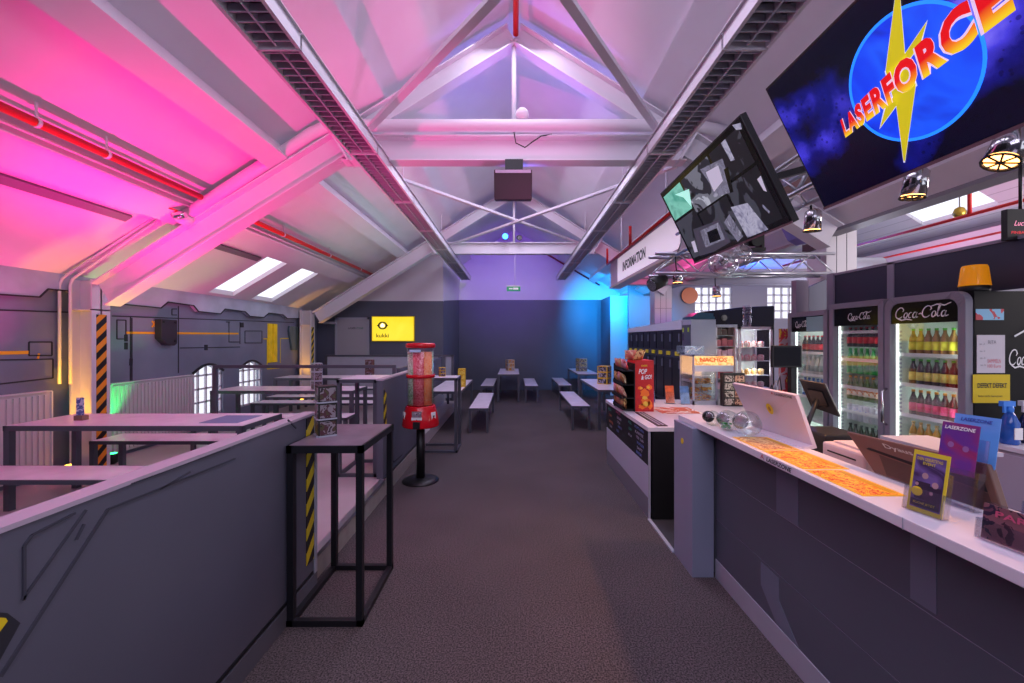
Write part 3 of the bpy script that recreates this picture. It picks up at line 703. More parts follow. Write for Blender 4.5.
# ---------------------------------------------------------------- back left: yellow screen, door
t = T('wall_screen', 'glowing yellow screen with round logo on the dark wall by the door', 'screen', (-3.02, 10.4, 2.26))
x0, x1 = PY(372.6, 0, 10.42)[0], PY(413.8, 0, 10.42)[0]
z0, z1 = PY(0, 340.6, 10.42)[2], PY(0, 317, 10.42)[2]
B(x0-.02, x1+.02, 10.40, 10.45, z0-.02, z1+.02).build('bezel', t, YEL)
m = B(x0, x1, 10.395, 10.40, z0, z1).build('display', t, pic('screen_yellow', ['f2cc00', 'ffe040'], .8, emit=.95, soft=True))
lx, lz = PY(382.5, 326, 10.39)[0], PY(382.5, 325.5, 10.39)[2]
q = MB()
for k in range(24):
    a, b_ = 2*PI*k/24, 2*PI*(k+1)/24
    q.poly([(lx+.12*math.cos(a), 10.392, lz+.10*math.sin(a)), (lx+.12*math.cos(b_), 10.392, lz+.10*math.sin(b_)), (lx+.075*math.cos(b_), 10.392, lz+.07*math.sin(b_)), (lx+.075*math.cos(a), 10.392, lz+.07*math.sin(a))])
q.poly([(lx-.15, 10.391, lz), (lx-.1, 10.391, lz+.03), (lx-.1, 10.391, lz-.03)]); q.poly([(lx+.15, 10.391, lz), (lx+.1, 10.391, lz+.03), (lx+.1, 10.391, lz-.03)])
q.build('logo_ring', m, LETB)
q = MB().poly([(lx-.05, 10.39, lz-.04), (lx+.05, 10.39, lz-.04), (lx+.05, 10.39, lz+.02), (lx, 10.39, lz+.06), (lx-.05, 10.39, lz+.02)]); q.build('logo_house', m, mat('logo_white', 'ffffff', .5, emit=.8))
text('kukki', (lx, 10.392, PY(0, 335.5, 10.39)[2]), (1, 0, 0), (0, 0, 1), .32, .10, LETB, m, bold=.01)
dx0, dx1 = PY(337.6, 0, 10.45)[0], PY(367.6, 0, 10.45)[0]; dz1 = PY(0, 319.5, 10.45)[2]
m = MB().use(mat('door_grey', 'a9a7b0', .5)).box(dx0, dx1, 10.415, 10.45, .19, dz1); m.use(GREYL).box(dx0-.05, dx0, 10.40, 10.45, .19, dz1+.05).box(dx1, dx1+.05, 10.40, 10.45, .19, dz1+.05).box(dx0-.05, dx1+.05, 10.40, 10.45, dz1, dz1+.05)
d = S(m, 'door_1')
text('LASER', ((dx0+dx1)/2-.0, 10.414, 1.98), (1, 0, 0), (0, 0, 1), .2, .05, LETB, d)
text('ZONE', ((dx0+dx1)/2+.2, 10.414, 1.98), (1, 0, 0), (0, 0, 1), .18, .05, mat('green_letter', '1c7a54', .5), d)
MB().tube([(dx1-.08, 10.41, 1.2), (dx1-.08, 10.36, 1.2), (dx1-.2, 10.36, 1.2)], .012, 8).build('door_handle', d, CHROME)
t = tag(B(PY(323, 0, 10.3)[0], PY(335, 0, 10.3)[0], 10.3, 10.45, 2.08, 2.14).build('wall_lamp', None, GREYL), 'small pale box high on the dark wall left of the door', 'wall box')
# ---------------------------------------------------------------- service counter
t = T('service_counter', 'long white-topped grey service counter running along the right side', 'counter', (1.6, 1.2, 0))
CXF = 1.44; Y0c = -1.2; Y1c = 2.89
m = MB().use(GREYP)
for z0, z1 in ((.135, .412), (.418, .742), (.748, 1.058)): m.box(CXF, CXF+.02, Y0c, Y1c, z0, z1)
m.build('front_panel', t, None, label='dark grey panelled counter front')
m = MB().use(GREYL).box(CXF+.004, CXF+.02, Y0c, Y1c, .13, 1.06); m.build('joint_strip', t)
B(CXF-.005, CXF+.02, Y0c, Y1c, 0, .133).build('plinth', t, GREYL)
MB().box(1.307, 1.62, Y0c, 3.22, 1.06, 1.10).build('countertop', t, CREAM, .003)
m = MB().box(1.46, 1.6, Y0c, 3.2, 0, 1.06); m.build('counter_body', t, GREYL)
m = MB().box(1.272, 1.424, 2.888, 3.217, 0, 1.06); m.build('end_post', t, mat('post_blue_grey', '8d92a8', .4))
m = MB().lathe([(.022, 0), (.022, .003)], (1.269, 3.06, .93), 16, 'x'); m.build('round_sticker', t, YEL)
TAPE = mat('faint_tape_grey', '6f7688', .35)
for m in (MB().box(CXF-.002, CXF, 2.05, 2.22, .75, 1.04), MB().prism([(CXF-.002, 2.22, .14), (CXF-.002, 2.05, .14), (CXF-.002, 2.2, .28), (CXF-.002, 2.2, .40), (CXF-.002, 2.36, .40), (CXF-.002, 2.36, .27)], (.002, 0, 0)), MB().box(CXF-.002, CXF, 1.38, 1.47, .76, 1.04)): m.build('panel_stripe', t, TAPE)
m = MB()
for y in (1.47, 1.445): m.lathe([(.006, -.003), (.006, 0)], (CXF-.001, y, 1.028), 10, 'x')
m.build('panel_hole', t, BLACK)
m = MB().box(1.305, 1.307, 1.36, 1.362, 1.06, 1.1); m.build('top_joint', t, GREYL)
RD = Vector((0, -1, 0)); UPV = Vector((0, 0, 1))
text('LASERZONE', (1.307, 2.0, 1.08), RD, UPV, .19, .022, LETB, t, shear=.2, bold=.02)
text('A', (1.307, 2.13, 1.082), RD, UPV, .03, .024, mat('red_letter', 'c81c30', .5), t)
# threshold between the counters
S(B(1.255, 1.285, 3.217, 3.81, 0, .012), 'trim_3', GREYL)
S(B(1.285, 2.9, 3.217, 3.80, 0, .006), 'floor', mat('staff_floor', '3b3c44', .5))
# staff desk
t = T('staff_desk', 'low white work desk behind the service counter', 'desk', (1.9, 1.5, 0))
B(1.625, 2.25, -1, 3.15, .90, .93).build('desktop', t, CREAM)
B(1.66, 2.2, -1, 3.1, .0, .90).build('desk_body', t, GREYL)
# printed mats on the counter
FOOD = pic('food_print', ['c84812', 'f08a1c', 'ffd040', 'e0401c', 'f8b850', '6a2818'], 26)
ys = [(2.475, 2.19, 1.335, 1.545), (2.175, 1.865, 1.332, 1.545), (1.85, 1.545, 1.33, 1.50)]
for i, (ya, yb, xa, xb) in enumerate(ys):
    t = T('printed_mat', ('yellow-edged food poster flat on the counter, farthest of three', 'yellow-edged food poster flat on the counter, middle of three', 'yellow-edged food poster flat on the counter, nearest of three with most orange')[i], 'poster', ((xa+xb)/2, (ya+yb)/2, 1.1))
    B(xa, xb, yb, ya, 1.10, 1.102).build('paper', t, mat('mat_yellow', 'f0b818', .4))
    B(xa+.012, xb-.012, yb+.012, ya-.012, 1.102, 1.1025).build('food_photo', t, FOOD if i else pic('food_print_pale', ['d88a50', 'f0b060', 'ffd890', 'c8683c', 'f0c080', '9a5838'], 26))
    B(xb-.04, xb-.014, yb+.03, ya-.03, 1.1025, 1.103).build('caption_band', t, mat('mat_amber', 'd8a018', .4))
# transparent jars lying on the counter
GJ = glassy('jar_glass', (.86, .93, .9), .3, .03)
for x, y, r, lab in ((1.44, 2.50, .078, 'largest clear round glass jar lying on the counter by the white screen'), (1.405, 2.66, .066, 'middle clear glass jar lying on the counter, with coloured wrappers'), (1.375, 2.80, .052, 'smallest clear glass jar with black lid lying at the counter end')):
    t = T('glass_jar', lab, 'jar', (x, y, 1.1))
    MB().lathe([(r*.25, -r*1.0), (r*.75, -r*.75), (r, -r*.2), (r, r*.25), (r*.8, r*.7), (r*.6, r*.85), (r*.6, r*1.0)], (x, y, 1.1+r), 20, 'y').build('jar_glass', t, GJ)
    MB().lathe([(r*.62, r*.9), (r*.66, r*.92), (r*.66, r*.99), (r*.62, r*1.0)], (x, y, 1.1+r), 20, 'y').build('rim', t, CHROME if r > .06 else BLACK)
    if r < .06: MB().lathe([(r*.7, r*1.0), (r*.75, r*1.05), (r*.75, r*1.5), (r*.6, r*1.55)], (x, y, 1.1+r), 18, 'y').build('lid', t, BLACK)
    if .06 < r < .07:
        m = MB()
        for k in range(7): m.obox((x+random.uniform(-.03, .03), y+random.uniform(-.03, .03), 1.1+r*.35+random.uniform(0, .02)), (1, 0, 0), (0, 1, 0), (0, 0, 1), .012, .010, .008)
        m.build('wrapped_sweets', t, pic('wrappers', ['b03040', '40a050', 'd8d8e0', 'c05080'], 30))
# white back of a screen on the counter
t = T('display_screen', 'white-backed slanted screen with yellow round sticker on the counter', 'screen', (1.6, 2.45, 1.1))
P1, P2, P3, P4 = Vector((1.636, 2.21, 1.1)), Vector((1.60, 2.70, 1.1)), Vector((1.455, 2.70, 1.405)), Vector((1.545, 2.225, 1.39))
n = (P2-P1).cross(P4-P1).normalized(); n = -n if n.x > 0 else n
m = MB().hexa([P1, P2, P3, P4, P1-n*.02, P2-n*.02, P3-n*.02, P4-n*.02]); m.build('screen_back', t, mat('white_plastic', 'dcd0da', .3))
c = (P1+P2+P3+P4)/4; Rr = (P1-P2).normalized(); Uu = (P4-P1).normalized()
def onp(u, v, off=.002): return (P2+(P1-P2)*u)*(1-v)+(P3+(P4-P3)*u)*v+n*off
m = MB(); cc = onp(.52, .60); m.poly([cc+Rr*.028*math.cos(a*PI/10)+Uu*.034*math.sin(a*PI/10) for a in range(20)]); m.build('round_sticker', t, YEL)
m = MB(); cc = onp(.52, .60, .003); m.poly([cc+Rr*.012*math.cos(a*PI/4)+Uu*.016*math.sin(a*PI/4) for a in range(8)]); m.build('sticker_print', t, mat('sticker_amber', 'b89010', .5))
text('LASERZONE', onp(.83, .95), (P4-P3), Uu, .12, .014, LETB, t, shear=.2, bold=.02)
text('A', onp(.67, .955), (P4-P3), Uu, .02, .016, mat('red_letter', ''), t)
m = MB().hexa([P2+Vector((-.05, 0, 0)), P1+Vector((-.05, 0, 0)), P1, P2, P2+Vector((-.05, 0, .006)), P1+Vector((-.05, 0, .006)), P1+Vector((0, 0, .02)), P2+Vector((0, 0, .02))]); m.build('screen_foot', t, mat('white_plastic', ''))
# leaflet holders
def leaflet(name, w_, h_, body, t, c, R, U, title, tm, extra=None):
    c = Vector(c); R = Vector(R).normalized(); U = Vector(U).normalized(); N = R.cross(U)
    f = MB().obox(c, R, U, N, w_/2, h_/2, .002).build(name, t, body)
    return f
def holder(lab, c, w_, h_, rz_, leafs, tilt=.2):
    t = T('leaflet_holder', lab, 'leaflet holder', c); c = Vector(c)
    R = Vector((math.sin(rz_), -math.cos(rz_), 0)); Nb = Vector((-math.cos(rz_), -math.sin(rz_), 0))   # Nb faces the customer
    U = (Vector((0, 0, 1))-Nb*tilt).normalized(); N = R.cross(U)
    m = MB().obox(c+U*(h_/2)-N*.02, R, U, N, w_/2, h_/2, .002).obox(c+U*(h_*.27)+N*.012, R, U, N, w_/2, h_*.27, .002)
    for s in (-1, 1): m.obox(c+U*(h_*.27)-N*.004+R*s*w_/2, R, U, N, .002, h_*.27, .018)
    m.obox(c+Vector((0, 0, .002))-N*.02, R, N, (0, 0, 1), w_/2, .03, .002)
    m.build('acrylic_pocket', t, ACRYL); return t, c, R, U, N
t, c, R, U, N = holder('clear holder with yellow-framed leaflet of two people on the counter front', (1.40, 1.385, 1.102), .108, .15, .25, [])
lc = c+U*.105-N*.002
lf = MB().obox(lc, R, U, N, .05, .105, .0015).build('leaflet', t, mat('leaf_yellow', 'd8c832', .35), label='yellow-framed purple leaflet')
MB().obox(lc+N*.002-U*.0, R, U, N, .042, .09, .0006).build('leaflet_picture', lf, pic('leaf_purple', ['5a4a8a', '6d5a98', '33264c', '7a68a8'], 9, soft=True))
PERS = mat('print_skin', 'b08c90', .5)
m = MB().use(mat('print_dark', '2c2238', .5))
for u, v, a, b_ in ((-.012, -.03, .02, .03), (.02, -.035, .018, .026)): m.obox(lc+N*.003+R*u+U*v, R, U, N, a, b_, .0004)
m.use(PERS)
for u, v, r in ((-.008, .022, .009), (.022, -.002, .009), (-.028, -.01, .005), (.014, -.032, .005)): m.poly([lc+N*.0042+R*(u+r*math.cos(k*PI/6))+U*(v+r*1.2*math.sin(k*PI/6)) for k in range(12)])
m.build('printed_people', lf)
m = MB().poly([lc+N*.005+R*(-.025+.016*math.cos(k*PI/8))+U*(-.035+.016*math.sin(k*PI/8)) for k in range(16)]); m.build('printed_badge', lf, YEL)
m = MB().obox(lc+N*.0045-U*.073, R, U, N, .04, .012, .0004); m.build('text_block', lf, mat('print_dark', ''))
text('DEIN GEBURTSTAG', lc+N*.004+U*.078, R, U, .07, .010, mat('leaf_yellow', ''), lf, bold=.01)
text('EVENT', lc+N*.004+U*.064, R, U, .035, .009, mat('leaf_yellow', ''), lf, bold=.01)
text('BUCHE JETZT', lc+N*.006-U*.073, R, U, .06, .009, mat('leaf_yellow', ''), lf, bold=.01)
t, c, R, U, N = holder('tiered clear holder with purple and light blue leaflets behind the yellow one', (1.575, 1.45, 1.102), .12, .25, .25, [])
for k, (off, zz, body, lm_, ttl) in enumerate(((0, .225, pic('leaf_violet', ['4a2c8c', '5c2c88', '8a2860', '33206c'], 7, soft=True), LETW, 'LASERZONE'), (-.06, .265, mat('leaf_blue', '5c9ae0', .35), mat('navy_letter', '2c3c98', .5), 'LASERZONE'))):
    lc = c+U*(zz-.02)+N*off+R*(.0 if k else -.01)
    lf = MB().obox(lc, R, U, N, .062 if k else .052, .09, .0015).build('leaflet', t, body, label=('purple leaflet', 'light blue leaflet')[k])
    text(ttl, lc+N*.002+U*.072, R, U, .085, .013, LETW if k == 0 else mat('navy_letter', ''), lf, shear=.15, bold=.02)
    if k == 0:
        for u, v, r in ((-.02, .01, .009), (.022, .002, .009)): MB().poly([lc+N*.003+R*(u+r*math.cos(j*PI/6))+U*(v+r*1.2*math.sin(j*PI/6)) for j in range(12)]).build('printed_person', lf, mat('print_mauve', '8a609c', .5))
t, c, R, U, N = holder('wide clear holder with dark group photo leaflet at the right picture edge', (1.415, 1.13, 1.102), .19, .11, .12, [], .12)
lc = c+U*.055-N*.002
lf = MB().obox(lc, R, U, N, .09, .052, .0015).build('leaflet', t, pic('leaf_group', ['1c1420', '3c2030', '7a5058', '241c34', '5c3c4c'], 14), label='dark leaflet with people')
text('PARTY', lc+N*.003+U*.03, R, U, .12, .018, mat('pink_letter', 'c05070', .5), lf, bold=.02)
t, c, R, U, N = holder('clear holder with upright light blue leaflets at the right picture edge', (1.545, 1.165, 1.102), .12, .2, .2, [])
lc = c+U*.13
lf = MB().obox(lc, R, U, N, .055, .11, .0015).build('leaflet', t, mat('leaf_blue', ''))
MB().obox(lc+N*.002-U*.04, R, U, N, .054, .03, .0005).build('leaflet_band', lf, mat('navy_letter', ''))
# cash desk machines
t = T('till_screen', 'brown-backed slanted till screen behind the counter, next to the leaflets', 'screen', (1.62, 1.65, 1.1))
BR = mat('warm_lit_plastic', '6a4a40', .35)  # brown stands for warm lamp light, painted into the plastic colour
a1, a2, b1, b2 = Vector((1.605, 1.805, 1.105)), Vector((1.635, 1.35, 1.105)), Vector((1.62, 1.975, 1.25)), Vector((1.66, 1.42, 1.262))
def tq(u, v, off=0):
    n_ = (a2-a1).cross(b1-a1).normalized(); n_ = -n_ if n_.x > 0 else n_
    return (a1+(a2-a1)*u)*(1-v)+(b1+(b2-b1)*u)*v+n_*off
m = MB().hexa([tq(0, 0), tq(1, 0), tq(1, 1), tq(0, 1), tq(0, 0, -.03), tq(1, 0, -.03), tq(1, 1, -.03), tq(0, 1, -.03)]); m.build('screen_back', t, BR, .004)
m = MB().poly([tq(.10, .62, .002), tq(.95, .40, .002), tq(.95, .60, .002), tq(.45, .60, .002), tq(.14, .68, .002)]); m.build('vent_slot', t, BLACK)
m = MB().poly([tq(.14, .04, .0015), tq(.95, .04, .0015), tq(.95, .38, .0015), tq(.2, .55, .0015)]); m.build('cable_cover', t, mat('warm_lit_dark', '4a342e', .4))
text('Dyaus', tq(.42, .82, .003), a2-a1, b1-a1, .12, .032, mat('grey_letter', 'b8b0a8', .4), t, bold=.01)
tag(MB().box(1.70, 1.9, 1.60, 1.85, .93, 1.24).box(1.69, 1.91, 1.58, 1.87, 1.24, 1.255).build('white_case', None, mat('case_white', 'b8b8c4', .4)), 'flat white topped case behind the brown till screen', 'case')
t = T('receipt_printer', 'white boxy printer behind the counter left of the brown screen', 'printer', (1.8, 2.07, .93))
B(1.68, 1.95, 1.935, 2.21, .93, 1.145).build('printer_body', t, mat('printer_white', 'd8c4c4', .4), .012)
B(1.678, 1.682, 1.99, 2.17, 1.10, 1.108).build('paper_slot', t, BLACK); B(1.72, 1.9, 1.96, 2.18, 1.145, 1.155).build('printer_lid', t, mat('printer_white', ''))
tag(B(1.75, 1.98, 2.28, 2.52, .93, 1.16).build('cash_box', None, BLACK, .01), 'matt black box behind the counter beside the white screen', 'box')
t = T('touch_monitor', 'black touch monitor seen from behind, tilted on a stand behind the counter', 'monitor', (2.0, 2.62, .93))
q = [Vector(PX(a, b_, x)) for a, b_, x in ((799, 379.5, 1.92), (825, 384, 2.02), (840.5, 417.5, 2.08), (811, 407, 1.98))]
nn = (q[1]-q[0]).cross(q[3]-q[0]).normalized(); nn = -nn if nn.y > 0 else nn
m = MB().hexa(q+[p_-nn*.03 for p_ in q]); m.build('monitor_shell', t, BLACK, .004)
cq = sum(q, Vector())/4
MB().obox(cq+nn*.02, (q[1]-q[0]).normalized(), (q[3]-q[0]).normalized(), nn, .04, .05, .025).build('mount_block', t, BLACKG)
MB().tube([cq+nn*.03, (1.9, 2.62, 1.15), (1.9, 2.66, .95)], .014, 8).build('stand_arm', t, BLACK)
MB().lathe([(.08, 0), (.08, .015), (.03, .03)], (1.9, 2.66, .93), 18).build('stand_foot', t, BLACK)
t = T('pole_display', 'small flat black screen on a tall pole behind the counter', 'monitor', (1.98, 2.88, .93))
q0, q1 = PY(771.5, 367.5, 2.85), PY(801, 345.5, 2.85)
m = B(q0[0], q1[0], 2.84, 2.865, q0[2], q1[2]).build('bezel', t, BLACK, .004)
B(q0[0]+.012, q1[0]-.012, 2.838, 2.84, q0[2]+.012, q1[2]-.012).build('glass_face', m, mat('dark_glass', '10141e', .5, spec=.15))
B(1.965, 2.005, 2.87, 2.91, .93, q0[2]+.12).build('pole', t, BLACK)
B(1.9, 2.07, 2.82, 2.97, .93, .945).build('pole_foot', t, BLACK)
t = T('cable_tangle', 'white and black cables and adapters hanging behind the pole screen', 'cable', (1.9, 3.0, .93))
for k in range(5):
    x = 1.80+.03*k
    MB().tube([(x, 3.0, .93), (x-.03, 3.02, 1.15), (x+.05, 3.0, 1.3+.03*k), (x+.1, 3.02, 1.12), (x+.06, 3.0, .94)], .006, 6).build('cable', t, STEELW if k % 2 else BLACK)
B(1.82, 1.9, 2.98, 3.04, 1.25, 1.33).build('adapter', t, BLACK); B(1.88, 1.93, 2.96, 3.0, 1.1, 1.3).build('adapter', t, STEELW)
# ---------------------------------------------------------------- snack counter
t = T('snack_counter', 'lower white-topped counter with black menu board front, beyond the gap', 'counter', (1.9, 4.7, 0))
B(1.255, 2.85, 3.80, 5.55, .83, .872).build('countertop', t, CREAM, .004)
CX2 = 1.268
f = B(CX2, CX2+.02, 3.815, 5.53, .50, .83).build('menu_board', t, mat('chalkboard', '17181f', .5))
B(CX2-.002, CX2+.02, 3.815, 5.53, .20, .50).build('white_panel', t, mat('panel_white_blue', 'b4b8cc', .4))
B(CX2, CX2+.02, 3.815, 5.53, 0, .20).build('kick_board', t, mat('kick_grey', '73757f', .45))
B(CX2-.004, CX2+.016, 3.806, 3.818, 0, .83).build('corner_strip', t, GREYL)
B(CX2+.03, 2.8, 3.83, 5.5, 0, .83).build('counter_body', t, BLACK)
B(1.30, 2.8, 3.80, 3.83, 0.01, .83).build('open_end', t, BLACK)
CH = [mat('chalk_'+n_, c_, .6) for n_, c_ in (('pink', 'e05090'), ('teal', '50a890'), ('blue', '7088d0'), ('white', 'b8b8c8'), ('orange', 'd08050'))]
def chalk(s, y, z, w_, h_, m_): text(s, (CX2, y, z), RD, UPV, w_, h_, m_, f, bold=.01)
chalk('SNACKS', 4.93, .805, .22, .035, CH[0])
for k, (s, y, z, w_, c_) in enumerate((('PIZZA', 5.35, .77, .18, 1), ('3,50', 5.32, .70, .12, 4), ('NACHOS', 5.28, .62, .2, 4), ('TOAST', 5.3, .56, .16, 3), ('DRINKS', 4.88, .74, .2, 3), ('COLA', 4.9, .69, .14, 3), ('FANTA', 4.85, .64, .16, 2), ('EIS', 4.95, .58, .1, 2), ('BREZEL', 4.42, .79, .12, 1), ('POPCORN', 4.1, .79, .3, 2), ('SLUSH', 4.42, .72, .1, 1), ('KAFFEE', 4.1, .74, .26, 3), ('TEE 2,00', 4.08, .69, .24, 3), ('WASSER', 4.06, .64, .24, 2), ('SAFT', 4.08, .59, .18, 3), ('BIER', 4.1, .54, .18, 2), ('EIS 1,50', 4.42, .65, .12, 3))):
    chalk(s, y, z, w_, .028, CH[c_])
t = T('drip_tray', 'black slotted cutlery rail lying on the snack counter front', 'tray', (1.42, 4.1, .872))
m = MB().box(1.36, 1.46, 3.84, 4.55, .872, .878); m.build('rail', t, BLACK)
m = MB().box(1.385, 1.40, 3.87, 4.52, .878, .88).box(1.42, 1.435, 3.87, 4.52, .878, .88); m.build('slot', t, GREYL)
# crisp display
t = T('crisps_display', 'red cardboard snack display with orange flames on the snack counter', 'snack display', (1.49, 4.78, .872))
Z1 = 1.455
PR = pic('red_card', ['c8141c', 'd42020', 'b01018'], 5, soft=True)
bx = B(1.385, 1.595, 4.62, 4.95, .872, Z1).build('display_box', t, PR)
fx = mat('flame_orange', 'ff7a20', .4); fx2 = mat('flame_yellow', 'ffc840', .4)
m = MB().use(fx); yy = 4.618
def blob(mb, x, z, rx, rz_): mb.poly([(x+rx*math.cos(k*PI/6)*(1+.25*math.sin(3*k)), yy, z+rz_*math.sin(k*PI/6)*(1+.2*math.cos(2*k))) for k in range(12)])
for x, z, a, b_ in ((1.44, 1.14, .03, .02), (1.54, 1.15, .035, .03), (1.49, 1.08, .05, .05), (1.50, .98, .05, .06), (1.46, .93, .04, .03), (1.55, .95, .03, .05)): blob(m, x, z, a, b_)
yy = 4.616; m.use(fx2)
for x, z, a, b_ in ((1.45, 1.14, .015, .01), (1.53, 1.15, .018, .015), (1.49, 1.03, .03, .02), (1.50, .96, .03, .03)): blob(m, x, z, a, b_)
m.build('flame_print', bx)
text('POP', (1.47, 4.617, 1.33), (1, 0, 0), (.15, 0, 1), .09, .06, LETW, bx, bold=.03)
text('& GO!', (1.51, 4.617, 1.265), (1, 0, .1), (.1, 0, 1), .12, .05, LETW, bx, bold=.03)
text('CRISPS', (1.485, 4.617, 1.395), (1, 0, 0), (0, 0, 1), .07, .02, YEL, bx, bold=.03)
for k in range(2): text(('CRISPS', 'POP')[k], (1.384, 4.8, (1.32, 1.18)[k]), RD, UPV, .2, .06, (YEL, LETW)[k], bx, bold=.03)
# bags
def bagmesh(w_, h_, d):
    mb = MB(); n = 8
    for s in (1, -1):
        b0 = len(mb.v)
        for j in range(n+1):
            for i in range(n+1):
                u, v = i/n, j/n
                bul = (math.sin(PI*u)*math.sin(PI*v))**.6*d/2 if 0 < u < 1 and 0 < v < 1 else 0
                bul *= 1+.25*math.sin(9*u+5*v)
                mb.v.append(((u-.5)*w_*(1-.06*math.sin(PI*v)), s*bul, v*h_))
        for j in range(n):
            for i in range(n):
                a = b0+j*(n+1)+i; mb.face([a, a+1, a+n+2, a+n+1] if s < 0 else [a, a+n+1, a+n+2, a+1], True)
    return mb
BAGS = [pic('crisp_bag_%d' % i, c_, 16) for i, c_ in enumerate((['c8782c', 'e8c080', '8a3a20', 'f0d8b0'], ['b84a3c', 'e09080', 'f0d0b0', '7a2a24'], ['5a3a34', 'c88a50', 'd8c0a0', '3c2420'], ['a87898', 'e0b0b8', 'd85050', 'f0e0e0']))]
t = T('crisp_rack', 'black wire rack of crisp bags fixed beside the red display', 'rack', (1.32, 4.85, .872))
LV = [(.89, 1.30), (1.02, 1.285), (1.17, 1.30), (1.33, 1.31)]
m = MB()
for z, x in LV: m.box(x-.06, 1.38, 4.62, 5.05, z, z+.008).box(x-.066, x-.06, 4.62, 5.05, z, z+.04)
m.build('rack_shelf', t, BLACK); B(1.372, 1.382, 4.62, 5.05, .872, 1.42).build('rack_back', t, BLACK)
B(1.24, 1.382, 5.03, 5.04, .872, 1.40).build('rack_side', t, BLACK)
rown = ['bottom', 'second', 'third', 'top']
for k, (z, x) in enumerate(LV):
    for j in range(3):
        o = bagmesh(.15, .135, .06); M = Matrix.Translation((x-.005, 4.70+.135*j, z+.012)) @ Matrix.Rotation(PI/2+random.uniform(-.2, .2), 4, 'Z') @ Matrix.Rotation(-.35+random.uniform(-.1, .1), 4, 'X')
        o.xf(M); pos = ('nearest', 'middle', 'farthest')[j]
        tag(o.build('crisp_bag', None, BAGS[(k+j) % 4]), '%s crisp bag on the %s tier of the wire rack' % (pos, rown[k]), 'crisp bag')
for k, (x, y, z, a) in enumerate(((1.44, 4.72, Z1, .5), (1.40, 4.84, Z1, -.3))):
    o = bagmesh(.15, .13, .06); o.xf(Matrix.Translation((x, y, z)) @ Matrix.Rotation(a, 4, 'Z') @ Matrix.Rotation(.5, 4, 'X'))
    tag(o.build('crisp_bag', None, BAGS[k]), ('front', 'rear')[k]+' crisp bag lying loose on top of the red display', 'crisp bag')
for x, y, c_, lab in ((2.0, 5.2, 'leaf_orange', 'small orange leaflet in clear stand behind the red display'), (2.17, 5.15, 'leaf_blue2', 'small blue leaflet in clear stand left of the heated cabinet'), (1.78, 5.3, 'leaf_violet2', 'small violet leaflet just right of the red display')):
    t = T('card_stand', lab, 'card stand', (x, y, .872)); cc_ = {'leaf_orange': 'd8642c', 'leaf_blue2': '5a88c0', 'leaf_violet2': '5a4a90'}[c_]
    MB().obox((x, y, .99), (1, 0, 0), (0, .2, .98), (0, -.98, .2), .055, .11, .002).build('card', t, mat(c_, cc_, .4, vary=.3, scale=20))
    MB().obox((x, y-.012, .95), (1, 0, 0), (0, .2, .98), (0, -.98, .2), .06, .07, .002).box(x-.06, x+.06, y-.05, y+.05, .872, .876).build('acrylic_pocket', t, ACRYL)
tag(B(1.65, 2.1, 4.5, 4.9, .872, .874).build('leaflet_pile', None, pic('flyers', ['d8b09a', 'c8643c', 'e8dcd8', 'b84c3c'], 7)), 'loose orange and white flyers spread on the snack counter', 'leaflets')
tag(B(1.70, 1.85, 3.95, 4.02, .872, .885).build('red_box', None, REDP, .003), 'thin red strip box near the front of the snack counter', 'box')
# heated snack cabinet
t = T('heated_cabinet', 'glass heated snack cabinet with lit orange NACHOS sign', 'snack warmer', (2.45, 5.3, .872))
nx0, nx1, ny0, ny1, nz0, nz1 = 2.25, 2.56, 5.09, 5.5, .872, 1.50
m = MB().use(GREYL)
for x in (nx0, nx1-.02):
    for y in (ny0, ny1-.02): m.box(x, x+.02, y, y+.02, nz0, nz1)
m.box(nx0, nx1, ny0, ny1, nz0, nz0+.05).box(nx0, nx1, ny0, ny1, nz1-.02, nz1)
m.build('cabinet_frame', t)
B(nx0+.02, nx1-.02, ny1-.01, ny1, nz0+.05, nz1-.02).build('cabinet_back', t, STEELW)
for k, z in enumerate((1.02, 1.13, 1.23)): B(nx0+.02, nx1-.02, ny0+.03, ny1-.02, z, z+.006).build('shelf', t, CHROME)
B(nx0+.022, nx1-.022, ny0+.006, ny0+.01, nz0+.05, 1.29).build('glass_front', t, GLASS); B(nx0+.004, nx0+.008, ny0+.02, ny1-.02, nz0+.05, nz1-.02).build('glass_side', t, GLASS)
h_ = B(nx0+.015, 2.755, ny0-.012, ny0+.06, 1.37, 1.485).build('lit_sign', t, pic('nachos_sign', ['ffb050', 'ffd890', 'f08830', 'fff0c8'], 10, emit=1.0, soft=True))
text('NACHOS', (2.5, ny0-.013, 1.44), (1, 0, 0), (0, 0, 1), .34, .055, mat('nacho_letter', 'e04818', .5, emit=.3), h_, bold=.03)
B(nx0+.015, 2.755, ny0-.01, ny0+.05, 1.29, 1.368).build('white_band', t, STEELW)
NF = pic('nacho_food', ['e8a030', 'c8702c', 'f0c850', '8a4420'], 40)
for k, z in enumerate((.922, 1.026, 1.136)):
    for j in range(2):
        m = MB()
        for i in range(26):
            c = Vector((nx0+.08+.13*j+random.uniform(-.05, .05), ny0+.10+random.uniform(-.04, .06), z+.006+random.uniform(0, .05 if k else .08)))
            a = random.uniform(0, 6); u = Vector((math.cos(a), math.sin(a), random.uniform(-.4, .4))).normalized()*.022; v = Vector((-math.sin(a), math.cos(a), .4)).normalized()*.022
            m.prism([c-u-v, c+u-v, c+v], (0, 0, .004))
        o = m.build('tortilla_chips', None, NF); o['kind'] = 'stuff'; tag(o, '%s heap of tortilla chips on the %s shelf of the heated cabinet' % (('left', 'right')[j], ('bottom', 'middle', 'top')[k]), 'chips')
light('nacho_glow', 'POINT', (2.4, 5.2, 1.34), 'ffc070', 2.0, size=.03)
